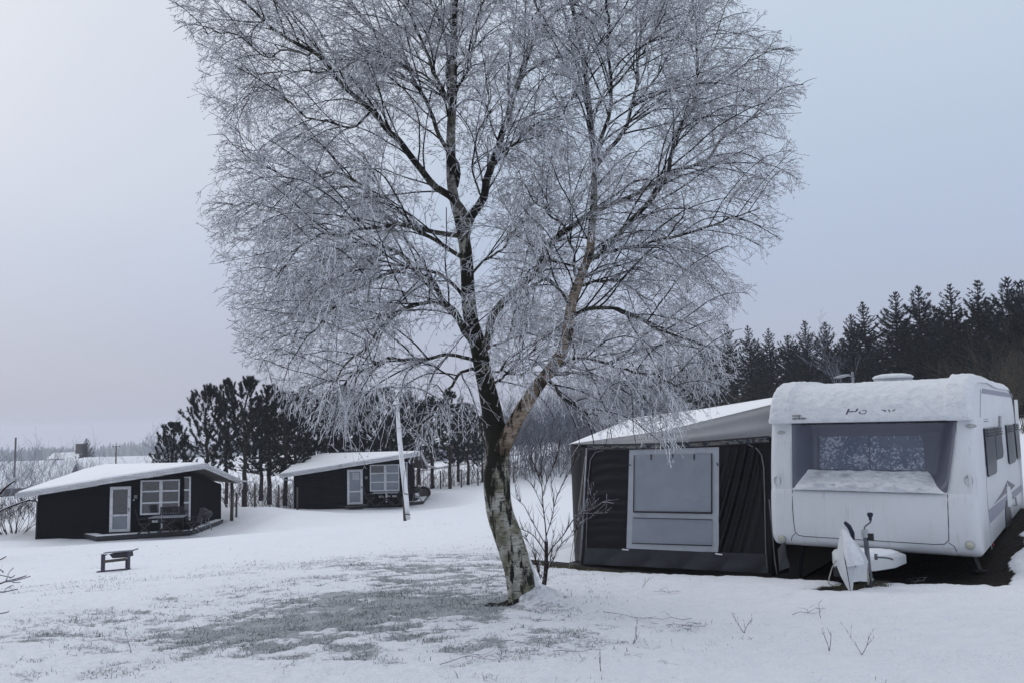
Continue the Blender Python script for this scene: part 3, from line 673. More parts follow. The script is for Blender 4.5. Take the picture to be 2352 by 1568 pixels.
# ---------------------------------------------------------------- sapling, fallen twigs, bush at the left edge
def twiggy(paths, mat, parent, name, k=5, side=0, rs=.0018, seedv=1, sub_len=(.06, .16), depth_j=.25, wscale=None, d=8.2, wmul=1.0):
    """paths: (pts, w0, w1, z0, z1) picture-traced stems with short side shoots, one mesh"""
    r = random.Random(seedv); mb = MB()
    for pts, w0, w1, z0, z1 in paths:
        px = FPX/d; n = len(pts); Q = []
        for i, (x, y) in enumerate(pts):
            t = i/(n-1); Q.append([*P(x, y, d+z0+(z1-z0)*t), (w0+(w1-w0)*t)*wmul/2/px])
        S = spline(Q, .05); mb.tube(list(S[:, :3]), list(S[:, 3]), k)
        if side:
            for j in range(side):
                i = r.randint(int(len(S)*.2), len(S)-2); dr = S[i+1, :3]-S[i, :3]; dr /= np.linalg.norm(dr)
                b = dr*.8+np.array([r.uniform(-1, 1), r.uniform(-1, 1), r.uniform(-.1, .6)])*.7; b /= np.linalg.norm(b); L = r.uniform(*sub_len)
                p = S[i, :3]; q = p+b*L*.5+np.array([0, 0, .01]); e = q+b*L*.5+np.array([r.uniform(-.02, .02), 0, r.uniform(0, .03)])
                mb.tube([p, q, e], [rs*1.3, rs, rs*.7], 4)
    return mb.build(name, mat, parent, True)
sb = hitz(1247, 1345, -1.75)
SB = empty('sapling', P(1247, 1345, 8.25), 'leafless rimed sapling standing in the snow beside the foot of the birch', 'sapling')
def z5(*pts): return [(1042.6+.3669*x, 862.8+.3669*y) for x, y in pts]
twiggy([(z5((560,1325),(572,1250),(578,1150),(578,1020)), 11, 8, 0, 0)], M['sapling'], SB, 'trunk', 8, d=8.25)
twiggy([(z5((578,1020),(572,930),(560,830),(553,720),(548,600),(541,400)), 5.5, 2.4, 0, -.1),
 (z5((578,1150),(610,1080),(680,1000),(745,900),(800,850),(880,830),(930,790),(1000,797)), 5, 3.4, 0, -.5),
 (z5((745,900),(830,850),(880,735)), 3, 3, -.3, -.5), (z5((790,860),(870,860),(960,855)), 3.4, 3, -.3, -.6), (z5((740,1000),(800,920),(860,885)), 3, 3, -.2, -.5), (z5((700,1040),(760,950),(800,910),(850,700)), 3.4, 2.6, -.1, .2),
 (z5((578,1060),(520,960),(470,870),(440,810),(395,760),(380,640)), 5, 2.6, 0, .35), (z5((570,1100),(500,1000),(430,960),(370,940)), 4, 2.2, 0, -.5),
 (z5((578,1000),(610,900),(625,820),(620,720),(600,640)), 5, 2.6, 0, .3), (z5((625,820),(650,740),(700,640),(740,560),(770,470)), 3.6, 2.8, .1, -.3),
 (z5((560,830),(500,700),(440,620),(390,570)), 3.2, 2.4, 0, .3), (z5((555,740),(590,640),(640,520),(665,390)), 3.4, 2.6, 0, -.4), (z5((553,700),(520,600),(490,530),(485,480)), 3, 2.2, 0, -.2),
 (z5((575,1180),(540,1120),(480,1060),(445,990)), 3.4, 2.2, 0, .3), (z5((565,1270),(530,1230),(510,1150),(490,1080)), 4, 2.4, 0, -.2), (z5((578,1220),(620,1150),(650,1080),(700,1020)), 4, 2.4, 0, -.2),
 (z5((572,1240),(600,1180),(610,1100),(625,960)), 4, 2.4, 0, .3), (z5((545,1270),(520,1200),(505,1100)), 4, 2.4, .05, .1)], M['sapling'], SB, 'branches', 5, side=18, rs=.0022, seedv=4, d=8.25, wmul=.58)

LB = empty('bare_shrub', (-2.9, 3.6, gz(-2.9, 3.6)), 'bare rimed twigs of a shrub reaching in at the left edge of the lawn', 'shrub')
def s8(*pts): return [(x*.16056, 1186.3+y*.16056) for x, y in pts]
twiggy([([(-170,1560),(-150,1450),(-90,1365)], 9, 6, 0, 0), ([(-150,1450),(-130,1300),(-90,1200),(-60,1150)], 8, 5, 0, 0)], M['bush_dark'], LB, 'stem', 6, d=3.9)
twiggy([([(-90,1365),(-40,1350), *s8((0,950),(90,915),(240,880),(380,835))], 6, 3.2, 0, .1), (s8((60,925),(200,910),(435,845)), 3.4, 2.6, 0, .1), (s8((88,910),(110,840),(135,780),(190,725)), 3, 2.4, 0, .1),
 (s8((140,870),(175,860),(210,830)), 2.6, 2.2, 0, 0), (s8((150,905),(200,935),(290,930)), 2.4, 2, 0, 0), ([(-90,1200),(-40,1290), *s8((0,745),(45,795))], 4, 2.4, 0, 0), (s8((-60,815),(60,840),(150,860)), 3, 2.4, 0, 0),
 ([(-90,1365),(-50,1362), *s8((0,1070),(60,1070),(255,1030))], 4, 2.4, 0, .1), (s8((60,1070),(90,1020),(150,985),(185,980)), 2.6, 2, 0, .1), ([(-90,1365),(-40,1405), *s8((0,1380),(130,1348))], 4, 2.6, 0, .1),
 ([(-60,1150),(-10,1140),(10,1120),(34,1102)], 7, 4.5, 0, 0), ([(-90,1200),(-30,1190),(8,1168),(68,1146)], 7, 4.2, 0, 0), (s8((0,610),(60,580),(90,560)), 3, 2.4, 0, 0)], M['sapling'], LB, 'branches', 6, side=0, rs=.002, seedv=9, d=3.9)

def fallen(px, py, sz, kind, label, seed, lying=True):
    r = random.Random(seed)
    c = P(px, py, 7.0)
    # walk the ray to the ground
    for d in np.arange(4.2, 14, .04):
        q = P(px, py, d)
        if q[2] < gz(q[0], q[1]): c = q; break
    mb = MB()
    def walk(p, a, el, L, rr, n, lv):
        pts = [p]; 
        for i in range(n):
            a += r.uniform(-.5, .5); el += r.uniform(-.3, .3) if not lying else r.uniform(-.12, .12)-el*.3
            q = pts[-1]+np.array([cos(a)*cos(el), sin(a)*cos(el), sin(el)])*L; 
            if lying: q[2] = gz(q[0], q[1])+.012+abs(r.gauss(0, .018))
            pts.append(q)
            if lv < 2 and r.random() < .6: walk(q, a+r.choice([-1, 1])*r.uniform(.5, 1), el+r.uniform(0, .5), L*.8, rr*.7, max(1, n-2), lv+1)
        mb.tube(pts, list(np.linspace(rr, rr*.5, len(pts))), 4)
    p = np.array([c[0], c[1], gz(c[0], c[1])+(.0 if not lying else .015)])
    if lying: walk(p, r.uniform(-.5, .5)+(pi if r.random() < .5 else 0), .15, sz/5, .0030, 5, 0)
    else:
        for k in range(r.choice([1, 2])): walk(p, r.uniform(0, 6.3), 1.0, sz/7, .0024, 4, 0)
    o = mb.build('fallen_twig', M['sapling'], None, True, label=label, cat='twig', group='twigs in the snow')
FT = [(1590,1425,.42,1,'branched fallen twig in the snow straight below the awning window'),(1560,1360,.30,1,'thin fallen twig in the snow just in front of the awning base'),(1385,1408,.50,1,'arched fallen twig in the snow right of the birch foot'),(1320,1400,.45,1,'long crooked fallen twig trailing right from the snow mound at the birch'),
 (1475,1350,.25,0,'short twig standing near the left half of the awning base'),(1612,1440,.30,1,'dark forked fallen twig lowest of those below the awning window'),(1710,1455,.22,0,'small upright twig standing in snow below the awning right side'),(1820,1415,.35,1,'looped fallen twig lying left below the tow hitch'),
 (1885,1420,.22,0,'short upright twig in snow straight below the tow hitch'),(1905,1500,.30,0,'forked upright twig in the snow in the lower right foreground'),(1980,1505,.26,0,'rightmost upright twig in the lower right foreground snow'),(2130,1330,.30,1,'fallen twig on the smooth snow in front of the caravan right side'),
 (1455,1480,.24,0,'single thin upright shoot in the snow at the bottom middle right'),(1270,1500,.35,1,'fallen twig at the bottom middle below the birch'),(1100,1450,.6,1,'long dark branch lying on the grey grass left of the birch foot'),(1020,1395,.4,1,'dark broken twig in the middle of the grassy patch'),
 (1010,1530,.45,1,'crooked twig lying at the bottom edge below the grassy patch'),(560,1490,.5,1,'long thin twig lying in the snow below the grassy patch left end'),(300,1500,.3,0,'upright twig cluster in the lower left snow'),(1180,1475,.35,1,'thin fallen twig in the snow straight below the birch foot'),
 (1380,1545,.25,0,'short upright shoot at the bottom edge right of centre'),(1530,1440,.3,1,'pale fallen twig between the birch and the awning window'),(660,1290,.3,1,'small arched twig lying out on the lawn right of the fire stand')]
for i, f in enumerate(FT): fallen(*f, seed=100+i, lying=(f[3] == 1))

# ---------------------------------------------------------------- caravan
E0 = tuple(CL+U3*1.15+V3*2.8+Z3*-.38)
CV = empty('caravan', E0, 'white touring caravan with snowy roof and a grey front window half filled with snow', 'caravan')
PW = [(0.0, .16), (.03, .07), (.08, .02), (.14, 0), (.3, -.01), (.5, .0), (.64, .02), (.69, .035)]
WL0, WL1 = .70, 1.505
def prof(u):
    """front-to-back outline (v, w) of the body at station u, going up the front and back along the roof"""
    e = min(u, CW-u)
    pil = 1-smooth(.24, .29, e)                       # corner pillars stand proud
    pts = [(v, w) for w, v in PW]
    for i in range(19):
        t = i/18; w = WL0+(WL1-WL0)*t
        plain = .045+.16*t**1.5
        # bay: sloping sill, upright pane, sloping head
        e2 = e+(.14*t if u > CW/2 else 0); pil = 1-smooth(.24, .29, e2); inset = smooth(.29, .50, e2)
        bay = .05+.34*smooth(0, .24, t)*inset+.02*t-.10*smooth(.78, 1, t)*inset
        bay = bay*1.0+.0
        v = plain*pil+(1-pil)*(bay+.10*t)
        pts.append((v, w))
    pil = 1-smooth(.24, .29, e)
    for w, v in [(1.52, .15), (1.56, .145), (1.64, .165), (1.72, .20), (1.80, .26), (1.88, .36), (1.94, .50), (1.98, .72), (1.99, 1.1), (2.0, 1.8)]:
        pts.append((v-.03*float(pil), w+.045*float(pil)*smooth(1.6, 1.9, w)))
    for v in (2.8, 3.8, 4.6): pts.append((v, 2.0))
    for v, w in [(5.1, 1.98), (5.4, 1.9), (5.56, 1.74), (5.64, 1.4), (5.68, .8), (5.7, .3), (5.66, .02), (5.6, 0)]: pts.append((v, w))
    for v in (4.2, 2.8, 1.4, .4): pts.append((v, 0.0))
    return pts
us = [0, .012, .04, .085, .12, .16, .20, .235, .255, .275, .295, .33, .37, .42, .48, .56, .70]+list(np.linspace(.86, 1.44, 6)); us = us+[CW-u for u in us[:17]][::-1]
V = []; F = []
for u in us:
    pr = prof(u); e = min(u, CW-u); ins = .085*(1-smooth(0, .14, e))**1.0 if e < .14 else 0
    ins = .085-sqrt(max(0, .085**2-(.085-min(e, .085))**2)) if e < .085 else 0
    for v, w in pr:
        # shrink towards the middle of the side for a rounded corner
        vv = v+(ins if v < 1.2 else 0)*(1 if w > .0 else 0)-(ins if v > 5 else 0); ww = w-(ins if w > 1.6 else 0)+(ins*.4 if w < .1 else 0)
        V.append(C3(u, vv, ww))
k = len(prof(1))
for i in range(len(us)-1):
    for j in range(k): F.append((i*k+j, i*k+(j+1) % k, (i+1)*k+(j+1) % k, (i+1)*k+j))
F += [tuple(range(k)), tuple((len(us)-1)*k+j for j in range(k))[::-1]]
mbb = MB(); mbb.add(V, F); o = mbb.build('body', M['cara'], CV, 'auto')
# surfaces lying on the body: bay lining, pane, snow
def front_v(u, w):
    pr = [(v, ww) for v, ww in prof(u)[:37]]
    return float(np.interp(w, [p[1] for p in pr], [p[0] for p in pr]))
def front_sheet(name, u0, u1, w0, w1, nu, nw, mat, off, edge=None, nz=0, thick=None):
    V = []; keep = {}
    for j in range(nw+1):
        for i in range(nu+1):
            w = w0+(w1-w0)*j/nw; a, b = edge(w) if edge else (u0, u1); u = a+(b-a)*i/nu
            o_ = off
            if nz:
                t = min(1, 6*min(i/nu, 1-i/nu, j/nw, 1-j/nw)); o_ = off*(.15+.85*t)+nz*t*(float(fbm(u*9, w*13, 2.5, 4))-.42)
            V.append(C3(u, front_v(u, w)-o_, w))
    F = [(j*(nu+1)+i, j*(nu+1)+i+1, (j+1)*(nu+1)+i+1, (j+1)*(nu+1)+i) for j in range(nw) for i in range(nu)]
    return mesh_py(name, V, F, mat, CV, True)
def bay_edge(w):
    t = (w-.70)/(1.505-.70); return (.292, CW-.292+.14*t)
bay = front_sheet('front_window', .35, 1.95, .715, 1.500, 90, 44, M['bay'], .018, bay_edge)
front_sheet('front_pane', .54, 1.74, .93, 1.34, 30, 14, M['frost_pane'], .024)
front_sheet('pane_divider', 1.13, 1.145, .94, 1.33, 2, 10, M['bay'], .032)
# snow heaped on the sloping sill of the bay
V = []; F = []; nu, nw = 90, 26
for j in range(nw+1):
    for i in range(nu+1):
        s = i/nu; t = j/nw
        lo = (.285, CW-.28); hi = (.42, CW-.53)
        a = lo[0]+(hi[0]-lo[0])*t**.7; b = lo[1]+(hi[1]-lo[1])*t**.7; u = a+(b-a)*s; w = .695+.225*t+.03*(float(fbm(u*7, 1, 1, 3))-.5)*t
        ed = min(1, 7*min(s, 1-s), 9*t+.25, 6*(1-t)); h = .045*ed+.10*(float(fbm(u*8, t*15, 7, 4))-.45)*ed
        V.append(C3(u, front_v(u, w)-.022-h, w+h*.5))
F = [(j*(nu+1)+i, j*(nu+1)+i+1, (j+1)*(nu+1)+i+1, (j+1)*(nu+1)+i) for j in range(nw) for i in range(nu)]
mesh_py('sill_snow', V, F, M['snow_lumpy'], CV, True)
# snow over the roof and the front brow
cols = np.linspace(.0, CW, 130); V = []; F = []
top = lambda u: [p for p in prof(u)[27:]][:18]
rows = None
for u in cols:
    pr = prof(u)[27:27+18]; e = min(u, CW-u)
    ins = .085-sqrt(max(0, .085**2-(.085-min(e, .085))**2)) if e < .085 else 0
    pts = [(v+(ins if v < 1.2 else 0)-(ins if v > 5 else 0), w-(ins if w > 1.6 else 0)) for v, w in pr]
    arr = np.array(pts); cum = np.concatenate([[0], np.cumsum(np.hypot(*np.diff(arr, axis=0).T))]); ss = np.concatenate([np.linspace(0, 1.2, 56), np.linspace(1.25, cum[-1], 30)])
    vv = np.interp(ss, cum, arr[:, 0]); ww = np.interp(ss, cum, arr[:, 1])
    for q in range(len(ss)):
        a = max(q-1, 0); b = min(q+1, len(ss)-1); tv, tw = vv[b]-vv[a], ww[b]-ww[a]; L = sqrt(tv*tv+tw*tw)+1e-9; nv, nw_ = -tw/L, tv/L
        nzv = float(fbm(u*13, ss[q]*15, 3, 4))-.5; side = smooth(0, .05, e+.012)
        h = (.010+.020*smooth(.2, 1.2, ss[q]))*(.25+.75*side)*min(1, .3+ss[q]*9)+.036*nzv*min(1, .2+ss[q]*5)*(.4+.6*side)
        if ss[q] < .05: h += .010
        h = max(h, .003)
        V.append(C3(u+(.012 if u > CW-.001 else (-.012 if u < .001 else 0)), vv[q]+nv*h, ww[q]+nw_*h))
n = len(ss)
F = [(i*n+j, (i+1)*n+j, (i+1)*n+j+1, i*n+j+1) for i in range(len(cols)-1) for j in range(n-1)]
mesh_py('snow_cover', V, F, M['snow_lumpy'], CV, True)
# weld lines and panel gaps of the locker lid, lamps, latches
def fr(u, w, off=.0): return C3(u, front_v(u, w)-off, w)
mb = MB()
mb.tube([fr(.29, .69, .001), fr(.29, .5, .001), fr(.295, .32, .001), fr(.305, .19, .001), fr(.34, .145, .001)]+[fr(u, .135, .001) for u in np.linspace(.42, 1.85, 12)]+[fr(1.95, .145, .001), fr(1.995, .19, .001), fr(2.005, .35, .001), fr(2.01, .55, .001), fr(2.012, .69, .001)], .0045, 6); mb.build('lid_gap', M['dark_metal'], CV)
mb = MB(); mb.tube([fr(.31, .165, .001), fr(.265, .13, .001), fr(.245, .08, .001), fr(.24, .02, .001)], .004, 6); mb.build('bumper_gap', M['dark_metal'], CV); mb = MB(); mb.tube([fr(1.99, .165, .001), fr(2.04, .13, .001), fr(2.06, .08, .001), fr(2.065, .02, .001)], .004, 6); mb.build('bumper_gap', M['dark_metal'], CV)
front_sheet('brow_strip', .29, 2.15, 1.488, 1.510, 40, 2, M['dark_metal'], .018)  # thin dark strip along the lower edge of the brow
def lamp(u, w, r, name, mats, depth=.02):
    c = fr(u, w, 0); mb = MB(); mb.lathe(c, [(r*1.25, -.01), (r*1.25, .008), (r, .014), (r, .01)], 24, (U3, Z3, -V3)); a = mb.build(name, M['cara_dark'] if mats == 0 else M['white_paint'], CV, 'auto')
    mb = MB(); mb.lathe(c-V3*.012, [(r*.92, -.01), (r*.9, .006), (r*.6, .014), (.004, .018)], 24, (U3, Z3, -V3)); mb.build('lens', M['yellow_glass'], a, True)
    mb = MB(); mb.lathe(c-V3*.03, [(r*.18, -.02), (r*.18, .0), (.002, .002)], 10, (U3, Z3, -V3)); mb.build('bulb', M['grey_metal'], a, True)
def rel(px, py):   # picture point -> (u, w) on the front
    p = hit(px, py, C3(0, .05, 0), V3); d = p-CL; return float(d@U3), float(d[2])
for (x, y) in ((2420+160/1.96, 1150+1110/1.96), (2420+1335/1.96, 1150+1152/1.96)):
    u, w = rel(x*.719, y*.719); lamp(u, w, .042, 'position_lamp', 0)
for (x, y) in ((2420+127/1.96, 1150+452/1.96), (2420+1328/1.96, 1150+411/1.96)):
    u, w = rel(x*.719, y*.719); c = fr(u, w, .0); mb = MB(); mb.lathe(c, [(.055, -.01), (.055, .006), (.04, .014), (.004, .016)], 20, (U3, Z3*.42, -V3)); a = mb.build('marker_lamp', M['cara_dark'], CV, True)
    mb = MB(); mb.lathe(c-V3*.012, [(.022, -.01), (.018, .008), (.002, .01)], 12, (U3, Z3*.6, -V3)); mb.build('lens', M['yellow_glass'], a, True)
for (x, y) in ((2420+125/1.96, 1150+752/1.96), (2420+1320/1.96, 1150+752/1.96)):
    u, w = rel(x*.719, y*.719); c = fr(u, w, .0); mb = MB(); mb.lathe(c, [(.060, -.02), (.060, .003), (.052, .008), (.04, -.004), (.004, -.006)], 24, (U3*.75, Z3, -V3)); a = mb.build('handle_recess', M['cara_dark'], CV, 'auto')
    mb = MB(); mb.prism([c+U3*q+Z3*s-V3*.004 for q, s in [(.0, -.075), (.028, -.05), (.036, 0), (.03, .05), (.012, .085), (.0, .07), (.006, 0)]], -V3*.02); mb.build('grip', M['cara'], a, False, bevel=.004)
# pillar joints (horizontal grooves near the brow)
mb = MB()
for w in (1.515, 1.545, 1.575):
    mb.tube([fr(u, w, .004) for u in np.linspace(.03, .25, 8)], .0045, 6)
mb.build('pillar_bands', M['cara'], CV, True); mb = MB()
for w in (1.515, 1.545, 1.575): mb.tube([fr(u, w, .004) for u in np.linspace(CW-.25, CW-.03, 8)], .0045, 6)
mb.build('pillar_bands', M['cara'], CV, True)
# lettering, mostly hidden by snow
def text_mesh(txt, size, origin, ax, ay, an, mat, parent, name, thick=.004, shear=0):
    cu = bpy.data.curves.new(name, 'FONT'); cu.body = txt; cu.size = size; cu.extrude = thick; cu.shear = shear
    t = bpy.data.objects.new(name, cu); COL.objects.link(t); bpy.context.view_layer.update()
    me = bpy.data.meshes.new_from_object(t.evaluated_get(bpy.context.evaluated_depsgraph_get())); bpy.data.objects.remove(t)
    R = Matrix(((ax[0], ay[0], an[0], origin[0]), (ax[1], ay[1], an[1], origin[1]), (ax[2], ay[2], an[2], origin[2]), (0, 0, 0, 1)))
    me.transform(R); o = bpy.data.objects.new(name, me); COL.objects.link(o); me.materials.append(mat); me.transform(parent_world_inv(parent)); o.parent = parent; return o
tn = np.array(C3(0, .19, 1.70))-np.array(C3(0, .17, 1.64)); tn /= np.linalg.norm(tn); nn = np.cross(U3, tn)
text_mesh('Hobby', .17, fr(.935, 1.61, .0065), U3*1.22, tn*.62, nn, M['decal_dark'], CV, 'lettering', .003, .2)
text_mesh('only', .045, fr(.31, 1.60, .022), U3*1.4, tn, nn, M['dark_metal'], CV, 'lettering', .002)
text_mesh('caravan', .045, fr(.31, 1.565, .022), U3*1.3, tn, nn, M['dark_metal'], CV, 'lettering', .002)
# right-hand side of the body
SP = C3(CW, 0, 0)
def sidept(zx, zy, off=0.0):   # measure from the enlarged strip of the side
    x = (3120+zx*.37)*.719; y = (1220+zy*.37)*.719; return hit(x, y, SP, U3)+U3*off
def side_poly(name, pts, mat, off, th, parent=CV, bevel=0):
    q = [sidept(*p) for p in pts]; mb = MB(); mb.prism([p+U3*off for p in q], U3*th); return mb.build(name, mat, parent, False, bevel=bevel)
for W in ([(53,395),(133,385),(160,720),(160,775),(150,790),(92,815),(84,800)], [(139,385),(193,378),(217,600),(215,645),(205,655),(168,668),(158,655)], [(241,368),(301,361),(328,630),(327,675),(318,690),(278,706),(270,690)], [(314,354),(343,352),(368,620),(366,655),(350,664),(343,655)]):
    a = side_poly('side_window', W, M['side_pane'], .002, .022, bevel=.01)
    q = [sidept(*W[0]), sidept(*W[1])]; mb = MB()
    for t in (0.0, .035, .07): mb.bar(q[0]+U3*.041-Z3*(.03+t)+(q[1]-q[0])*.08, q[1]+U3*.041-Z3*(.03+t)-(q[1]-q[0])*.05, .006, .014)
    mb.build('louvre', M['dark_metal'], a)
side_poly('stripe', [(48,52),(300,95),(310,132),(40,92)], M['decal_grey'], .001, .003)
side_poly('stripe', [(98,1105),(390,878),(392,930),(118,1212)], M['decal_grey'], .001, .003)
side_poly('stripe', [(150,1050),(215,955),(250,880),(262,850),(262,945)], M['decal_dark'], .001, .003)
side_poly('stripe', [(262,845),(330,887),(285,940),(275,890)], M['decal_dark'], .001, .003)
side_poly('small_stripe', [(60,317),(97,312),(97,316),(60,321)], M['decal_dark'], .001, .002); side_poly('small_stripe', [(60,335),(100,331),(100,337),(60,341)], M['decal_dark'], .001, .002)
mb = MB()
for i in range(14):
    a, b = sidept(186, 292+i*11), sidept(205, 291+i*11); mb.bar(a+U3*.01, b+U3*.01, .012, .008)
mb.build('vent_grille', M['awn_piping'], CV)
a = side_poly('reflector', [(136,1390),(144,1386),(147,1408),(140,1412)], M['red'], .001, .008)
side_poly('service_flap', [(253,905),(278,895),(306,1030),(305,1050),(270,1080),(262,1060)], M['cara'], .002, .012, bevel=.004)
mb = MB(); mb.tube([sidept(300, 990, .01), sidept(302, 992, .05), sidept(312, 1060, .05), sidept(312, 1062, .01)], .012, 8); mb.build('door_handle', M['cara_dark'], CV, True)
mb = MB(); mb.tube([sidept(78, 700, .002), sidept(90, 1000, .002), sidept(130, 1440, .002)], .004, 5); mb.tube([sidept(30, 60, .004), sidept(28, 300, .004)], .005, 5); mb.build('panel_seam', M['cara_dark'], CV)
mb = MB(); mb.bar(sidept(336, 150, .004), sidept(395, 1085, .004), .05, .012); mb.build('corner_rail', M['cara'], CV)
# wheel, wheel arch, steady legs, chassis
for uu in (CW-.12, .12):
    wc = C3(uu, 3.15, -.06); mb = MB(); mb.lathe(wc-U3*.09, [(.19, 0), (.31, .01), (.33, .05), (.33, .13), (.31, .18), (.19, .18)], 30, (V3, Z3, U3)); wh = mb.build('wheel', M['rubber'], CV, 'auto')
    mb = MB(); mb.lathe(wc-U3*.07, [(.19, 0), (.19, .13), (.15, .15), (.03, .16)], 24, (V3, Z3, U3)); mb.build('rim', M['grey_metal'], wh, 'auto')
aw = [C3(CW+.002, 3.15+.42*cos(a), .0+.40*sin(a)*.9) for a in np.linspace(0, pi, 20)]; mb = MB(); mb.prism(aw, U3*.01); mb.build('wheel_arch', M['black_plastic'], CV)
def leg(a, b):
    mb = MB(); mb.bar(a, b, .045, .03); mb.box(np.array(b)-Z3*.01, (.14, .10, .02)); mb.build('steady_leg', M['dark_metal'], CV)
for u, v in ((CW-.18, .75), (.18, .75), (CW-.18, 5.1), (.18, 5.1)):
    a = C3(u, v, -.02); b = C3(u+.08*(1 if u > 1 else -1), v-.12, 0); b[2] = gz(b[0], b[1])+.03; leg(a, b)
mb = MB(); mb.box(C3(CW/2, 3.1, -.05), (.9, 5.0, .07), (U3, V3, Z3)); mb.box(C3(CW/2, 3.15, -.1), (2.0, .09, .09), (U3, V3, Z3)); mb.build('chassis', M['dark_metal'], CV)
# roof light with snow, aerial
def on_roof(px, py, w): return hit(px, py, C3(0, 0, w), (0, 0, 1))
hx = on_roof(2052, 884, 2.01)+Z3*.07; mb = MB(); mb.lathe(hx, [(.26, -.07), (.26, .03), (.20, .05), (.12, .06), (.02, .065)], 28, (U3*1.0, V3*.75, Z3)); mb.build('roof_hatch', M['cara_dark'], CV, True)
mb = MB(); mb.lathe(hx+Z3*.03, [(.27, 0), (.275, .02), (.24, .045), (.15, .065), (.02, .072)], 28, (U3*1.0, V3*.78, Z3)); mb.build('hatch_snow', M['snow_lumpy'], CV, True)
am = on_roof(1960, 890, 2.0)+Z3*.05
mb = MB(); mb.tube([am, am+Z3*.10, am+Z3*.19], .018, 10); mb.tube([am+Z3*.08, am+Z3*.10], .028, 10); an = mb.build('aerial_mast', M['grey_metal'], CV, 'auto')
mb = MB(); c = am+Z3*.13-U3*.15; mb.lathe(c, [(.02, -.02), (.08, -.012), (.12, .0), (.12, .01), (.07, .02), (.01, .026)], 20, (U3+Z3*.15, V3*.6, Z3)); mb.bar(am+Z3*.13, c+Z3*.01, .02, .015); mb.build('dish', M['cara_dark'], an, True)

# drawbar, jockey wheel, hand brake, tow cover
T0 = C3(CW/2, 0, 0)
def T3(a, f, w): return T0+U3*a-V3*f+Z3*w      # a sideways, f forward
mb = MB()
sec = [(.40, .0, .02, -.10), (.34, .30, .04, -.11), (.22, .70, .06, -.09), (.10, 1.05, .09, -.05)]
V = []; 
for hw, f, zt, zb in sec: V += [T3(-hw, f, zb), T3(hw, f, zb), T3(hw, f, zt-.02), T3(hw*.86, f, zt), T3(-hw*.86, f, zt), T3(-hw, f, zt-.02)]
F = [(i*6+j, i*6+(j+1) % 6, (i+1)*6+(j+1) % 6, (i+1)*6+j) for i in range(3) for j in range(6)]+[tuple(range(6)), tuple(18+j for j in range(6))[::-1]]
mb.add(V, F); mb.build('drawbar_cover', M['cara'], CV, 'auto', bevel=.012)
V = []; nn_ = 26
for i in range(nn_):
    t = i/(nn_-1); f = -.02+.95*t; hw = np.interp(f, [-.08, .25, .70, 1.05], [.42, .35, .22, .10])*.84; zt = np.interp(f, [-.08, .25, .70, 1.05], [.02, .035, .06, .09])
    for j in range(25):
        s = -1+2*j/24; ed = min(1, 5*(1-abs(s)), 8*min(t, 1-t)); h = ed*(.03+.05*float(fbm(s*2.2+3, f*3, 2, 4)-.25)); V.append(T3(s*hw, f, zt+.001+max(h, 0)))
F = [(i*25+j, i*25+j+1, (i+1)*25+j+1, (i+1)*25+j) for i in range(nn_-1) for j in range(24)]
mesh_py('drawbar_snow', V, F, M['snow'], CV, True)
mb = MB(); mb.bar(T3(0, .9, -.02), T3(0, 1.42, .0), .07, .09); mb.build('coupling', M['dark_metal'], CV)
# jockey wheel
jd = 8.62; J = lambda x, y, d=jd: P(x, y, d)
def z6(x, y): return ((2550+x/3.262)*.719, (1550+y/3.262)*.719)
def JZ(x, y, d=jd): return P(*z6(x, y), d)
mb = MB(); mb.tube([JZ(692, 470), JZ(697, 495), JZ(716, 680), JZ(745, 960)], [.016, .025, .025, .025], 12); tubeo = mb.build('jockey_tube', M['steel'], CV, 'auto')
mb = MB(); mb.tube([JZ(690, 455), JZ(692, 490)], [.03, .04], 12); mb.tube([JZ(694, 490), JZ(700, 535)], .036, 12); mb.build('jockey_collar', M['cara_dark'], CV, 'auto')
mb = MB(); mb.tube([JZ(690, 470), JZ(690, 430), JZ(715, 408), JZ(752, 380), JZ(757, 355)], .009, 8); cr = mb.build('crank', M['steel'], CV, True)
mb = MB(); mb.lathe(JZ(752, 360), [(.014, 0), (.016, .03), (.028, .045), (.030, .075), (.012, .082)], 14); mb.build('crank_knob', M['blue_grip'], cr, 'auto')
mb = MB(); mb.box(JZ(745, 532, jd-.02), (.075, .05, .07), (U3, V3, Z3)); mb.tube([JZ(725, 528, jd), JZ(745, 530, jd)], .012, 8); mb.build('clamp_handle', M['black_plastic'], CV, False, bevel=.012)
wc = JZ(738, 1030, jd+.02); wc[2] = gz(wc[0], wc[1])+.085
mb = MB(); mb.lathe(wc-U3*.03, [(.03, 0), (.085, .005), (.09, .03), (.085, .055), (.03, .06)], 22, (V3, Z3, U3)); mb.build('jockey_wheel', M['rubber'], CV, 'auto')
mb = MB(); mb.bar(JZ(745, 955), wc+U3*.045, .012, .03); mb.bar(JZ(745, 955), wc-U3*.045, .012, .03); mb.build('wheel_fork', M['grey_metal'], CV)
mb = MB(); mb.tube([JZ(570, 545, 8.7), JZ(562, 490, 8.66), JZ(530, 425, 8.6), JZ(490, 385, 8.55)], [.02, .024, .024, .018], 10); mb.build('brake_lever', M['blue_grip'], CV, True)
mb = MB(); mb.tube([JZ(810, 745, 8.75), JZ(900, 748, 8.8), JZ(950, 755, 8.82), JZ(985, 768, 8.84)], .010, 8); mb.box(JZ(810, 740, 8.74), (.03, .02, .06), (U3, V3, Z3)); mb.build('drawbar_handle', M['steel'], CV, True)
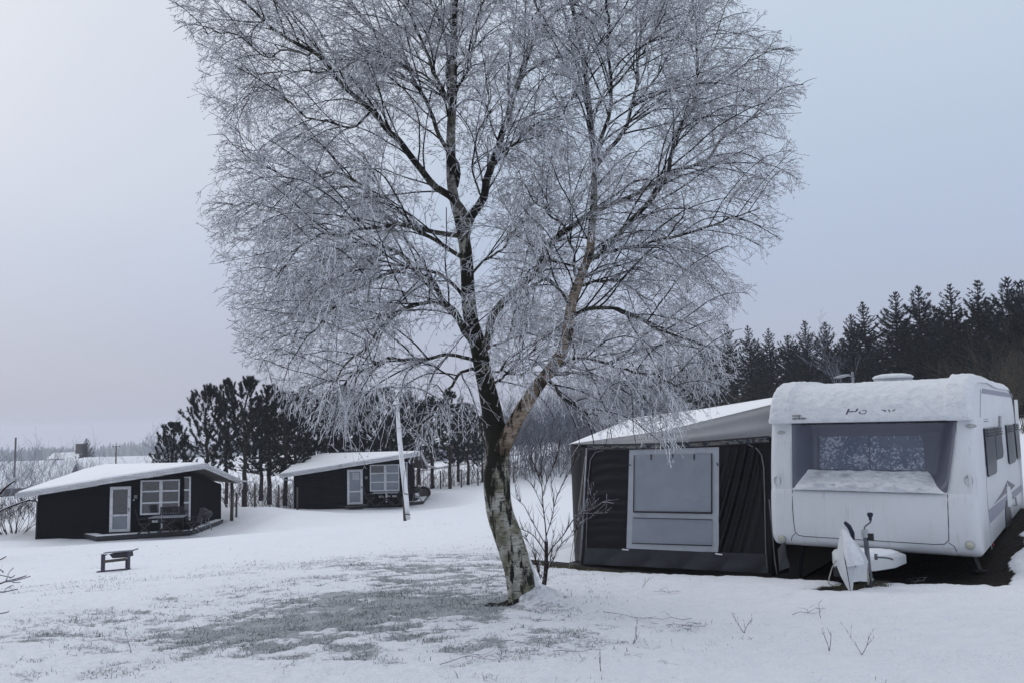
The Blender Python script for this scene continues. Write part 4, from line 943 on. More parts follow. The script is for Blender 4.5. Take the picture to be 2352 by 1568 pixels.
# fabric cover over the coupling
TC = empty('tow_cover', P(*z6(540, 900), 8.3), 'white fabric cover with snow draped over the tow hitch of the caravan', 'cover')
def facet(name, corners, mat, n=14, amp=.012, seed=0, parent=TC):
    """corners: list of rows of 3-D points (rows x cols) subdivided bilinearly with soft folds"""
    R = np.array(corners, float); nr, nc = R.shape[:2]; V = []
    H = (nr-1)*n; W = (nc-1)*n
    for i in range(H+1):
        a = min(i//n, nr-2); s = (i-a*n)/n
        for j in range(W+1):
            b = min(j//n, nc-2); t = (j-b*n)/n
            p = R[a, b]*(1-s)*(1-t)+R[a, b+1]*(1-s)*t+R[a+1, b]*s*(1-t)+R[a+1, b+1]*s*t
            q = float(fbm(p[0]*9+seed, p[1]*9, p[2]*9, 3))-.5
            V.append(p-V3*q*amp*2)
    F = [(i*(W+1)+j, i*(W+1)+j+1, (i+1)*(W+1)+j+1, (i+1)*(W+1)+j) for i in range(H) for j in range(W)]
    return mesh_py(name, V, F, mat, parent, True)
M['cover'] = m_cloth('white_cover_cloth', (.62, .64, .66), (.54, .56, .59), .6, .3, 6)
facet('cover_side', [[JZ(443, 455, 8.45), JZ(452, 447, 8.42), JZ(465, 447, 8.40)], [JZ(425, 560, 8.46), JZ(455, 560, 8.34), JZ(500, 560, 8.30)], [JZ(398, 720, 8.46), JZ(470, 720, 8.30), JZ(560, 720, 8.26)],
 [JZ(405, 850, 8.45), JZ(495, 850, 8.28), JZ(578, 850, 8.24)], [JZ(455, 965, 8.4), JZ(515, 970, 8.26), JZ(574, 980, 8.23)], [JZ(515, 1070, 8.35), JZ(540, 1075, 8.28), JZ(570, 1080, 8.24)], [JZ(549, 1138, 8.3), JZ(552, 1140, 8.29), JZ(557, 1140, 8.28)]], M['cover'], 8, .02)
facet('cover_front', [[JZ(465, 447, 8.40), JZ(478, 452, 8.42), JZ(490, 460, 8.46)], [JZ(500, 560, 8.30), JZ(530, 560, 8.36), JZ(570, 555, 8.5)], [JZ(560, 720, 8.26), JZ(600, 720, 8.34), JZ(690, 700, 8.55)],
 [JZ(578, 850, 8.24), JZ(640, 850, 8.34), JZ(732, 790, 8.6)], [JZ(574, 1003, 8.23), JZ(650, 995, 8.36), JZ(736, 1000, 8.6)]], M['cover'], 9, .03, 4)
mb = MB(); mb.tube([JZ(443, 510, 8.43), JZ(470, 640, 8.34), JZ(492, 800, 8.27), JZ(520, 950, 8.26), JZ(552, 1135, 8.27)], .004, 5); mb.build('seam', M['dark_metal'], TC)
mb = MB(); mb.tube([JZ(530, 610, 8.28), JZ(565, 680, 8.24), JZ(590, 760, 8.23), JZ(600, 850, 8.25)], [.003, .008, .008, .004], 6); mb.build('zip', M['decal_dark'], TC)
mb = MB(); mb.tube([JZ(395, 780, 8.45), JZ(350, 860, 8.42), JZ(322, 960, 8.4), JZ(318, 1020, 8.38), JZ(360, 1040, 8.36), JZ(420, 1038, 8.34), JZ(445, 1020, 8.34)], .006, 6); mb.tube([JZ(722, 800, 8.58), JZ(722, 900, 8.56), JZ(735, 980, 8.56), JZ(728, 1030, 8.56)], .008, 6); mb.build('cord', M['rope'], TC, True)
V = []; rows_ = [((445, 452), (490, 458), 8.41), ((450, 500), (545, 520), 8.36), ((462, 600), (590, 600), 8.27), ((478, 700), (640, 690), 8.24), ((490, 790), (680, 760), 8.22), ((500, 850), (690, 815), 8.22)]
for i, (a, b, d) in enumerate(rows_):
    for j in range(13):
        t = j/12; ed = min(1, 5*min(t, 1-t)); p = JZ(a[0]+(b[0]-a[0])*t, a[1]+(b[1]-a[1])*t, d+.16*abs(t-.45)-.012-.035*ed*(.5+float(fbm(t*5, i, 3, 3)))); V.append(p)
F = [(i*13+j, i*13+j+1, (i+1)*13+j+1, (i+1)*13+j) for i in range(5) for j in range(12)]
o = mesh_py('cover_snow', V, F, M['snow_lumpy'], TC, True); sbm = o.modifiers.new('s', 'SUBSURF'); sbm.levels = 2; sbm.render_levels = 2

# second caravan behind, only its near end shows at the right edge
C2 = empty('caravan', C3(3.9, 9.0, -.2), 'white caravan with snowy roof standing behind the first one at the right edge', 'caravan')
def D3(u, v, w): return C3(2.72+u, 7.4+v, w-.10)
mb = MB(); pr = [(.10, 0), (.02, .1), (0, .6), (.05, 1.2), (.1, 1.7), (.22, 1.92), (.5, 2.05), (4.6, 2.05), (4.9, 1.7), (5, .1), (4.9, 0)]
mb.prism([D3(0, v, w) for v, w in pr], U3*2.2); mb.build('body', M['cara'], C2, 'auto', bevel=.05)
mb = MB(); mb.prism([D3(.0, v, w) for v, w in [(.1, 1.72), (.22, 1.95), (.5, 2.09), (4.6, 2.10), (4.9, 1.75), (4.6, 2.05), (.5, 2.05), (.22, 1.92)]], U3*2.2); mb.build('snow_cover', M['snow'], C2)
mb = MB(); mb.prism([D3(.3, -.0, .75), D3(1.9, -.0, .75), D3(1.9, .07, 1.45), D3(.3, .07, 1.45)], -V3*.03); mb.build('front_window', M['bay'], C2, False, bevel=.01)
mb = MB(); mb.prism([D3(-.002, .5, .9), D3(-.002, 1.6, .9), D3(-.002, 1.6, 1.5), D3(-.002, .5, 1.5)], -U3*.02); mb.build('side_window', M['bay'], C2, False, bevel=.005)
for uu in (.1, 2.1): mb = MB(); mb.lathe(D3(uu, 2.6, -.05)-U3*.09, [(.19, 0), (.31, .01), (.33, .05), (.33, .13), (.31, .18), (.19, .18)], 24, (V3, Z3, U3)); mb.build('wheel', M['rubber'], C2, 'auto')

# ---------------------------------------------------------------- awning on its timber deck
QP = C3(0, .40, 0)
def z3(x, y): return (1280+.33*x, 848.4+.33*y)
def aw(px, py, off=0.0): return hit(px, py, QP, V3)-V3*off
AW = empty('awning', aw(1560, 1310), 'black and grey caravan awning with white snowy roof and a grey blinded window', 'awning')
def cloth(name, rows, mat, nu, nv, off=0.0, amp=.0, fn=None, parent=AW, plane=True):
    R = [[aw(*p, off) if plane else np.array(p) for p in r] for r in rows]; R = np.array(R); nr, nc = R.shape[:2]; V = []
    N = V3
    for i in range(nv+1):
        s = i/nv*(nr-1); a = min(int(s), nr-2); s -= a
        for j in range(nu+1):
            t = j/nu*(nc-1); b = min(int(t), nc-2); t -= b
            p = R[a, b]*(1-s)*(1-t)+R[a, b+1]*(1-s)*t+R[a+1, b]*s*(1-t)+R[a+1, b+1]*s*t
            d = fn(j/nu, i/nv) if fn else 0
            d += amp*2*(float(fbm(j/nu*4+i/nv*2, i/nv*5, 4.4, 3))-.5)
            V.append(p-N*d)
    F = [(i*(nu+1)+j, i*(nu+1)+j+1, (i+1)*(nu+1)+j+1, (i+1)*(nu+1)+j) for i in range(nv) for j in range(nu)]
    return mesh_py(name, V, F, mat, parent, True)
# side wall: left black panel with level folds, right one with fans of creases, skirt
wall = cloth('side_wall', [[z3(205, 548), z3(1480, 478)], [z3(165, 1345), z3(1490, 1415)]], M['awn_black'], 80, 60, 0, .004)
cloth('wall_panel', [[z3(255, 566), z3(506, 552)], [z3(208, 1240), z3(492, 1248)]], M['awn_black'], 40, 90, .012, .004, lambda s, t: .020*sin(t*60+1.5*sin(s*3)+2*sin(t*9))*sin(pi*s)**.5*(.4+.6*sin(pi*min(1, t*1.3))), wall)
cloth('wall_panel', [[z3(1132, 540), z3(1400, 522)], [z3(1128, 1270), z3(1455, 1290)]], M['awn_black'], 70, 70, .012, .004, lambda s, t: .026*sin((s+t*.8)*26+3*s)*max(0, 1-abs(s*1.1+t-.9))*1.2, wall)
cloth('skirt', [[z3(200, 1236), z3(830, 1255), z3(1468, 1278)], [z3(192, 1348), z3(830, 1378), z3(1475, 1412)]], M['awn_skirt'], 110, 16, .02, .006, lambda s, t: .03*abs(sin(s*15+t*1.5))*(.3+.7*t), AW)
# window: frame cloth, upper and lower blind
wf = cloth('window_frame', [[z3(508, 556), z3(1131, 536)], [z3(487, 1240), z3(1129, 1268)]], M['awn_grey'], 40, 40, .026, .004)
cloth('blind', [[z3(552, 592), z3(1078, 580)], [z3(548, 978), z3(1078, 986)]], M['awn_pane'], 60, 50, .036, .010, lambda s, t: .005*sin(s*24+2*sin(t*4))*(.3+.7*(1-t))+.012*sin(pi*s)*sin(pi*t), wf)
cloth('blind', [[z3(532, 1030), z3(1088, 1042)], [z3(528, 1200), z3(1086, 1216)]], M['awn_pane'], 30, 16, .036, .004, None, wf)
mb = MB()
def apts(*p, off=.045): return [aw(*z3(*q), off) for q in p]
mb.tube(apts((545, 592), (541, 988)), .008, 6); mb.tube(apts((541, 985), (1086, 994)), .012, 6); mb.tube(apts((1083, 580), (1084, 994)), .009, 6); mb.tube(apts((530, 1203), (1086, 1220)), .007, 6); mb.tube(apts((535, 1027), (1088, 1040)), .005, 6)
mb.build('window_trim', M['black_plastic'], AW, True)
mb = MB()
for x in (663, 810, 962): mb.bar(*apts((x, 585), (x, 625), off=.05), .014, .01)
for a, b in (((508, 655), (522, 664)), ((1122, 645), (1128, 665))): mb.bar(*apts(a, b, off=.05), .02, .01)
mb.build('blind_tab', M['black_plastic'], wf)
mb = MB()
for a, b in (((462, 1245), (505, 1250)), ((1108, 1275), (1155, 1282))): mb.bar(*apts(a, b, off=.04), .02, .012)
mb.build('snow_dab', M['snow'], AW)
mb = MB(); mb.tube(apts((330, 560), (270, 572), (235, 625), (222, 760), (212, 1000), (203, 1330), off=.02), .006, 6); mb.tube(apts((1335, 520), (1390, 545), (1425, 590), (1442, 680), (1448, 900), (1455, 1250), (1468, 1410), off=.022), .008, 6); mb.tube(apts((1480, 900), (1500, 1100), (1520, 1330), (1535, 1420), off=.03), .009, 6); mb.build('piping', M['awn_piping'], AW, True)
# patterned band and black trim under the eave
cloth('trim_band', [[z3(215, 524), z3(800, 510), z3(1484, 468)], [z3(215, 556), z3(800, 543), z3(1482, 500)]], M['band'], 90, 5, .045, .006)
mb = MB(); mb.tube(apts((110, 520), (500, 518), (900, 508), (1484, 462), off=.05), .012, 6); mb.tube(apts((215, 557), (800, 544), (1482, 502), off=.05), .006, 6); mb.build('trim_edge', M['black_plastic'], AW)
# angled outer panel and the long wall behind
tA = aw(*z3(205, 545)); bA = aw(*z3(165, 1345)); dA = tA[1]; dB = bA[1]
tB = P(1310.5, 1021, dA+.42); bB = P(1322, 1302, dB+.42)
pan = cloth('corner_panel', [[tB, tA], [bB, bA]], M['awn_black'], 16, 50, 0, .004, lambda s, t: .02*sin(s*5+t*1.2), AW, plane=False)
LB4 = V3*3.6
cloth('outer_wall', [[tB+LB4, tB], [bB+LB4, bB]], M['awn_black'], 20, 20, 0, .004, None, AW, plane=False)
e1 = C3(0, 4.1, 0); e1[2] = tA[2]+.2; e2 = C3(0, 4.1, 0); e2[2] = bB[2]
cloth('rear_wall', [[tB+LB4, e1], [bB+LB4, e2]], M['awn_black'], 10, 10, 0, .004, None, AW, plane=False)
mb = MB(); mb.tube([tA+V3*.01, bA], .016, 8); mb.build('pole', M['grey_metal'], AW, True)
mb = MB(); mb.tube([aw(*z3(206, 600), .05), aw(*z3(170, 1000), .12), aw(*z3(140, 1385), .25)], .005, 5); mb.tube([aw(*z3(200, 650), .05), aw(*z3(175, 1000), .1), aw(*z3(150, 1350), .2)], .004, 5); mb.build('guy_line', M['rope'], AW)
# storm flap hanging against the caravan
mb = MB(); q = [aw(*z3(1484, 470), .01), aw(*z3(1500, 1050), .02), aw(*z3(1590, 1420), -.15), aw(*z3(1500, 1432), .05), aw(*z3(1465, 1000), .04)]; mb.prism(q, V3*.01); mb.build('storm_flap', M['awn_black'], AW)
mb = MB(); q = [P(1803, 1240, 10.25), P(1806, 1275, 10.25), P(1815, 1301, 10.2), P(1790, 1310, 10.3), P(1786, 1260, 10.35)]; mb.prism(q, V3*.012); mb.build('storm_flap', M['awn_skirt'], AW)
# roof
E1 = tB+np.array([-.02, -.03, .02]); G1 = aw(*z3(205, 525), .02); G2 = aw(1772, 1002, .01); F2_ = aw(1780, 926, .0); K1 = P(1455, 958, 14.1); K2 = P(1800, 908, 12.1)
K2b = K2+U3*.35; K2b[2] = K2[2]+.02
cloth('roof_side', [[E1, F2_*.5+E1*.5-Z3*.075, F2_], [E1-Z3*.025, G1*.0+(aw(*z3(700, 512), .02)), G2]], M['awn_roof'], 60, 14, 0, .006, lambda s, t: .02*sin(t*14+s*5)*s*s, AW, plane=False)
cloth('roof', [[K1, K1*.5+K2*.5-Z3*.02, K2], [E1*.5+K1*.5, (E1+K1+F2_+K2)/4-Z3*.015, (F2_+K2)/2], [E1, F2_*.5+E1*.5-Z3*.075, F2_]], M['roof_snow'], 60, 30, 0, .012, None, AW, plane=False)
B1 = tB+V3*3.7; B2 = C3(0, 4.2, 2.0-.12); B2[2] = K2[2]+.0
cloth('roof', [[B1, B2], [K1+V3*1.2+Z3*.02, K2+V3*1.2], [K1, K2]], M['roof_snow'], 20, 20, 0, .01, None, AW, plane=False)
cloth('roof', [[B1, K1+V3*1.2+Z3*.02, K1], [B1, tB+V3*1.8, E1]], M['roof_snow'], 20, 10, 0, .0, None, AW, plane=False)
# deck
zt = bA[2]-.03
DK = empty('timber_deck', C3(-1.5, 2, 0)*np.array([1, 1, 0])+Z3*zt, 'low timber deck dusted with snow under the awning', 'deck')
q = [C3(.05, .36, 0), C3(-4.15, .36, 0), C3(-4.15, 4.3, 0), C3(.05, 4.3, 0)]; q = [np.array([a[0], a[1], zt]) for a in q]
mb = MB(); mb.prism([a-Z3*.02 for a in q], Z3*.02); mb.build('boards', M['deck'], DK)
mb = MB(); mb.bar((q[0]+0)-Z3*.08-V3*.02, q[1]-Z3*.08-V3*.02, .045, .13); mb.bar(q[1]-Z3*.08-U3*.02, q[2]-Z3*.08-U3*.02, .045, .13); mb.build('fascia', M['olive_wood'], DK)
q2 = [C3(-3.30, .44, 0), C3(-4.1, .40, 0), C3(-4.1, 4.2, 0), C3(-3.30, 4.2, 0)]
cloth('deck_snow', [[np.array([q2[1][0], q2[1][1], zt+.012]), np.array([q2[0][0], q2[0][1], zt+.012])], [np.array([q2[2][0], q2[2][1], zt+.012]), np.array([q2[3][0], q2[3][1], zt+.012])]], M['snow'], 20, 40, 0, .004, None, DK, plane=False)
# ---------------------------------------------------------------- cabins
class Frame:
    def __init__(s, o, yaw): s.o = np.array(o, float); s.X = np.array([cos(yaw), sin(yaw), 0]); s.Y = np.array([-sin(yaw), cos(yaw), 0]); s.yaw = yaw
    def __call__(s, x, y, z): return s.o+s.X*x+s.Y*y+Z3*z
    def inv(s, p): d = np.array(p)-s.o; return float(d@s.X), float(d@s.Y)
def roof_h(x, y): # underside of the roof over a plan point, taken from the roof corners below
    return 0
def cabin(fr, name_label, pale, corner_win):
    E = empty('cabin', fr(3.2, 2.6, 0), name_label, 'cabin', 'black cabins with white eaves')
    L, Dp = 6.45, 5.2; ax = (fr.X, fr.Y, Z3)
    # front wall as one outline with its door and window openings filled by the parts in front of them
    zb = -.25
    h0, h1, h2, h3 = 1.74, 2.56, 1.62, 2.35     # wall tops: front left, front right, back right, back left
    mb = MB()
    pts = [fr(0, 0, zb), fr(L, 0, zb), fr(L, 0, h1), fr(0, 0, h0)]; mb.prism(pts, fr.Y*.12); mb.build('front_wall', M['black_wood'], E)
    mb = MB(); mb.prism([fr(L-.003, .123, zb), fr(L-.003, Dp, zb), fr(L-.003, Dp, h2), fr(L-.003, .123, h1-.01)], -fr.X*.12); mb.build('end_wall', M['black_wood'], E)
    mb = MB(); mb.prism([fr(.003, .123, zb), fr(.003, Dp, zb), fr(.003, Dp, h3), fr(.003, .123, h0-.01)], fr.X*.12); mb.build('end_wall', M['black_wood'], E)
    mb = MB(); mb.prism([fr(.13, Dp-.003, zb), fr(L-.13, Dp-.003, zb), fr(L-.13, Dp-.003, h2), fr(.13, Dp-.003, h3)], -fr.Y*.12); mb.build('back_wall', M['black_wood'], E)
    # corner boards
    mb = MB(); mb.box(fr(-.012, -.012, (h0+zb)/2), (.05, .05, h0-zb-.02), ax); mb.box(fr(L+.004, -.012, (h1+zb)/2), (.05, .05, h1-zb-.03), ax); mb.build('corner_board', M['black_wood'], E)
    # door
    dx0, dx1, dz1 = 3.03, 3.92, 1.98
    mb = MB()
    for a, b, c, d in ((dx0, dx0+.13, 0, dz1), (dx1-.13, dx1, 0, dz1), (dx0+.13, dx1-.13, dz1-.13, dz1), (dx0+.13, dx1-.13, 0, .12), (dx0+.13, dx1-.13, .68, .76)):
        mb.box(fr((a+b)/2, -.035, (c+d)/2+.02), (b-a, .06, d-c), ax)
    dr = mb.build('door', M['white_paint'], E, False, bevel=.006)
    gm = M['pane_curtain'] if pale else M['pane']
    mb = MB(); mb.box(fr((dx0+dx1)/2, -.018, 1.32), (dx1-dx0-.24, .02, 1.12), ax); mb.build('pane', gm, dr)
    mb = MB(); mb.box(fr((dx0+dx1)/2, -.018, .42), (dx1-dx0-.24, .02, .58), ax); mb.build('pane', M['pane_curtain'], dr)
    mb = MB(); mb.box(fr(dx1-.06, -.075, .98), (.03, .012, .16), ax); mb.bar(fr(dx1-.06, -.10, 1.02), fr(dx1-.17, -.10, 1.02), .02); mb.bar(fr(dx1-.06, -.07, 1.02), fr(dx1-.06, -.10, 1.02), .018); mb.build('handle', M['dark_metal'], dr)
    mb = MB(); mb.lathe(fr(dx1-.06, -.066, 1.55), [(.04, 0), (.04, .006), (.03, .008)], 14, (fr.X, Z3, -fr.Y)); mb.build('door_knob', M['cara_dark'], dr)
    if pale:
        mb = MB(); mb.box(fr((dx0+dx1)/2+.05, -.034, 1.62), (.40, .008, .40), ax); mb.build('notice', M['curtain'], dr)
    mb = MB(); mb.box(fr(dx0+.45, -.42, -.05), (.95, .70, .05), ax); mb.build('doorstep', M['deck'], E)
    # house number plate and lamp
    mb = MB(); mb.box(fr(dx1+.20, -.015, 1.52), (.14, .03, .15), ax); p = mb.build('number_plate', M['awn_piping'], E); mb = MB(); mb.box(fr(dx1+.20, -.033, 1.52), (.07, .006, .09), ax); mb.build('plate_face', M['house_grey'], p)
    if not pale: mb = MB(); mb.lathe(fr(dx1+.12, -.01, 1.39), [(.035, 0), (.03, .03), (.01, .05)], 12, (fr.X, Z3, -fr.Y)); mb.build('doorbell', M['white_paint'], E, True)
    # window 2 x 3
    wx0, wx1, wz0, wz1 = 4.33, 6.02, .72, 2.24
    def whi(x): return min(wz1, 1.74+(x+.1)*.127-.02)   # top follows the roof slope where it is low
    mb = MB(); fw = .075; xm = wx0+.88
    def vb(x0, x1, z0, z1, y=-.03, t=.05): mb.box(fr((x0+x1)/2, y, (z0+z1)/2), (x1-x0, t, z1-z0), ax)
    vb(wx0, wx0+fw, wz0, wz1); vb(wx1-fw*.7, wx1, wz0, wz1); vb(xm-.07, xm+.07, wz0+fw, wz1-.06)
    vb(wx0+fw, wx1-fw*.7, wz0, wz0+fw); vb(wx0+fw, wx1-fw*.7, wz1-.06, wz1)
    for i in (1, 2):
        z = wz0+(wz1-wz0)*i/3+.01; vb(wx0+fw, xm-.07, z-.035, z+.035); vb(xm+.07, wx1-fw*.7, z-.035, z+.035)
    vb(xm+.02, xm+.10, .08, wz0, -.024, .04)
    wd = mb.build('window', M['white_paint'], E, False, bevel=.005)
    for ix, (a, b) in enumerate(((wx0+fw, xm-.07), (xm+.07, wx1-fw*.7))):
        for i in range(3):
            z0 = wz0+fw+(wz1-wz0-fw)*i/3; z1 = wz0+(wz1-wz0)*(i+1)/3-.03
            mb = MB(); mb.box(fr((a+b)/2, -.012, (z0+z1)/2), (b-a+.01, .016, z1-z0+.03), ax); mb.build('pane', M['pane_curtain'] if (pale and not (i == 2 and ix == 0)) else M['pane'], wd)
    # narrow window at the corner, wrapping round
    mb = MB(); c0 = .42; c1 = 2.34
    mb.box(fr(L+.012, -.024, (c0+c1)/2), (.06, .06, c1-c0), ax); mb.box(fr(L-.13, -.024, c1-.02), (.22, .04, .035), ax)
    for z in (1.20, 1.76): mb.box(fr(L-.125, -.024, z), (.21, .045, .07), ax)
    cw = mb.build('corner_window', M['white_paint'], E)
    mb = MB(); mb.box(fr(L-.125, -.014, (c0+c1)/2), (.21, .015, c1-c0-.04), ax); mb.build('pane', M['pane'], cw)
    # low white reveal seen under the table
    mb = MB()
    for x in (4.98, 5.35, 5.75): mb.box(fr(x, -.010, .42), (.28, .02, .10), ax)
    mb.build('foundation_vent', M['white_wood'], E)
    # roof: plan corners with heights of the upper face
    A = (-.70, -.5, 1.87); J1 = (2.62, -.5, 2.31); J2 = (2.95, -1.0, 2.38); Fp = (7.37, -1.0, 2.94); R = (7.25, 5.7, 1.80); G = (.52, 5.7, 2.73); G2 = (-.55, 5.7, 2.52)
    top = [A, J1, J2, Fp, R, G, G2]; th = .20
    tv = [fr(x, y, z) for x, y, z in top]; bv = [p-Z3*th for p in tv]
    tris = [(0, 1, 6), (1, 5, 6), (1, 2, 5), (2, 3, 5), (3, 4, 5)]
    mb = MB(); inn = 1
    mb.add(tv+bv, [t for t in tris]+[tuple(7+i for i in t[::-1]) for t in tris]+[(i, (i+1) % 7, 7+(i+1) % 7, 7+i) for i in range(7)]); rf = mb.build('roof', M['soffit'], E)
    # fascia boards in two tiers just proud of the roof edge
    mb = MB(); cen = fr(3.2, 2.4, 0)
    for i in range(7):
        a, b = tv[i], tv[(i+1) % 7]; d = b-a; nrm = np.cross(d, Z3); nrm /= np.linalg.norm(nrm)
        if nrm@(a-cen) < 0: nrm = -nrm
        e = d/np.linalg.norm(d)
        for z0, z1, off, t in ((-.105, .012, .050, .03), (-.225, -.110, .022, .025)):
            q = [a+nrm*off-e*off*.6, b+nrm*off+e*off*.6]; mb.prism([q[0]+Z3*z0, q[1]+Z3*z0, q[1]+Z3*z1, q[0]+Z3*z1], -nrm*t)
    mb.build('fascia', M['white_wood'], rf)
    # snow on the roof
    mb = MB(); cx = np.mean(tv, axis=0); sv = [p+(cx-p)/np.linalg.norm(cx-p)*.02 for p in tv]; V = [p+Z3*.012 for p in sv]+[p+(cx-p)/np.linalg.norm(cx-p)*.05+Z3*.075 for p in sv]
    mb.add(V, [tuple(7+i for i in t) for t in tris]+[(i, (i+1) % 7, 7+(i+1) % 7, 7+i) for i in range(7)]); mb.build('roof_snow', M['roof_snow'], rf, 'auto')
    # lower gutter board at the back right, gutter pipe on the left
    mb = MB(); mb.prism([fr(7.28, 3.3, 1.98), fr(8.1, 5.6, 1.60), fr(7.9, 6.1, 1.58), fr(6.6, 6.0, 1.75)], Z3*.05); mb.build('lean_to_roof', M['white_wood'], rf)
    mb = MB(); mb.tube([fr(-.60, -.42, 1.66), fr(-.52, -.40, 1.55), fr(-.10, -.10, 1.50), fr(-.05, -.05, 1.42), fr(-.05, -.05, -.2)], .035, 8); mb.build('downpipe', M['dark_metal' if not pale else 'cara_dark'], E, True)
    return E
O1 = P(87, 1230, 36); O1[2] = -4.42; f1 = Frame(O1, radians(5))
cabin(f1, 'nearer black cabin at the far left with open terrace, kettle barbecue and white framed door', False, True)
O2 = P(676, 1165, 46.9); O2[2] = -4.50; f2 = Frame(O2, radians(2))
cabin(f2, 'farther black cabin behind the leaning white pole with a paper notice in its door', True, True)

def deck(fr, pts, z, label, snowline):
    E = empty('terrace', fr(5, -1, z), label, 'terrace')
    P_ = [np.array([p[0], p[1], fr.o[2]+z]) for p in pts]
    mb = MB(); mb.prism([p-Z3*.06 for p in P_], Z3*.06); mb.build('boards', M['deck'], E)
    mb = MB()
    for a, b in zip(P_[:snowline], P_[1:snowline+1]): mb.bar(a-Z3*.085, b-Z3*.085, .03, .17)
    mb.build('fascia', M['dark_metal'], E)
    mb = MB(); off = fr.Y
    for i in range(snowline):
        a, b = P_[i], P_[i+1]; d = (b-a)/np.linalg.norm(b-a); n = np.cross(Z3, d); w0 = .42 if i != 1 else .5
        n = n if n@(fr(4, 3, 0)-a) > 0 else -n
        mb.prism([a+Z3*.004, b+Z3*.004, b+n*w0*.8+Z3*.004, a+n*w0+Z3*.004], Z3*.012*(1+i*.1))
    mb.build('terrace_snow', M['snow'], E)
    return E
dk1 = [hitz(190.5, 1224, -4.44), hitz(222, 1231, -4.44), hitz(441, 1217, -4.44), hitz(512, 1191.5, -4.44), f1(6.4, 2.6, 0), f1(6.4, .0, 0), f1(2.5, .0, 0)]
deck(f1, dk1, -.02, 'snow edged low terrace in front of the nearer black cabin', 3)
dk2 = [hitz(769, 1155.5, -4.53), hitz(835, 1158.5, -4.53), hitz(926, 1153.5, -4.53), hitz(972, 1149.5, -4.53), hitz(981, 1138, -4.53), f2(6.4, 1.5, 0), f2(6.4, 0, 0), f2(2.6, 0, 0)]
deck(f2, dk2, -.03, 'snow edged low terrace in front of the farther black cabin', 4)

# furniture: prototypes then copies
def make_chair(label, grp):
    E = empty('garden_chair', (0, 0, 0), label, 'chair', grp)
    mb = MB()
    for i in range(6): mb.box((0, -.2+i*.08, .44), (.46, .06, .02))
    mb.build('seat', M['chair'], E)
    mb = MB()
    for i in range(7): mb.bar((-.21+i*.07, .21, .46), (-.21+i*.07, .36, 1.02), .05, .018, (0, 1, 0))
    mb.bar((-.25, .365, 1.03), (.25, .365, 1.03), .03, .06); mb.build('backrest', M['chair'], E)
    for s in (-1, 1):
        mb = MB(); mb.bar((s*.25, -.24, .0), (s*.25, .20, .46), .03, .04); mb.bar((s*.22, .28, .0), (s*.22, -.22, .46), .03, .04); mb.build('leg_frame', M['chair'], E)
        mb = MB(); mb.bar((s*.27, -.24, .66), (s*.27, .27, .66), .05, .025); mb.bar((s*.27, -.20, .45), (s*.27, -.20, .66), .03, .03); mb.build('armrest', M['chair'], E)
    return E
def make_table(label, grp):
    E = empty('garden_table', (0, 0, 0), label, 'table', grp)
    mb = MB(); mb.box((0, 0, .73), (1.45, .82, .03)); mb.build('table_top', M['table_top'], E, False, bevel=.006)
    for y in (-.3, .3):
        mb = MB(); mb.bar((-.5, y, 0), (.45, y, .71), .04, .05); mb.bar((.5, y, 0), (-.45, y, .71), .04, .05); mb.build('cross_legs', M['chair'], E)
    mb = MB(); mb.bar((0, -.3, .36), (0, .3, .36), .03, .04); mb.bar((-.4, -.3, .1), (-.4, .3, .1), .03, .03); mb.bar((.4, -.3, .1), (.4, .3, .1), .03, .03); mb.build('stretcher', M['chair'], E)
    return E
def make_bbq(label, grp):
    E = empty('kettle_barbecue', (0, 0, 0), label, 'barbecue', grp)
    mb = MB(); mb.lathe((0, 0, .72), [(.06, -.22), (.18, -.18), (.26, -.10), (.29, 0)], 24); mb.build('bowl', M['black_plastic'], E, 'auto')
    mb = MB(); mb.lathe((0, 0, .722), [(.295, 0), (.28, .06), (.21, .13), (.10, .165), (.01, .17)], 24); ld = mb.build('lid', M['black_plastic'], E, 'auto')
    mb = MB(); mb.tube([(-.06, 0, .885), (-.06, 0, .925), (.06, 0, .925), (.06, 0, .885)], .012, 8); mb.build('lid_handle', M['cara_dark'], ld, True)
    for a in (pi*.5, pi*1.17, pi*1.83):
        mb = MB(); mb.tube([(.14*cos(a), .14*sin(a), .56), (.30*cos(a), .30*sin(a), .02)], .014, 8); mb.build('leg', M['grey_metal'], E)
    mb = MB(); mb.lathe((0, 0, .28), [(.19, 0), (.20, .01), (.19, .02)], 20); mb.build('ash_tray', M['grey_metal'], E)
    for a in (pi*1.17, pi*1.83):
        mb = MB(); mb.lathe((.31*cos(a)-.015, .31*sin(a), .075), [(.03, 0), (.075, .0), (.075, .03), (.03, .03)], 16, ((0, 1, 0), (0, 0, 1), (1, 0, 0))); mb.build('wheel', M['awn_piping'], E)
    return E
def copy_tree(o, parent=None):
    c = o.copy(); COL.objects.link(c)
    if parent is not None: c.parent = parent
    for ch in [q for q in bpy.data.objects if q.parent == o]: copy_tree(ch, c)
    return c
def put(o, p, rz, label=None):
    o.location = tuple(float(v) for v in p); o.rotation_euler = (0, 0, rz)
    if label: o['label'] = label
ch = make_chair('', 'garden chairs on the cabin terraces'); tb = make_table('', 'folding tables on the cabin terraces'); bq = make_bbq('', 'kettle barbecues on the cabin terraces')
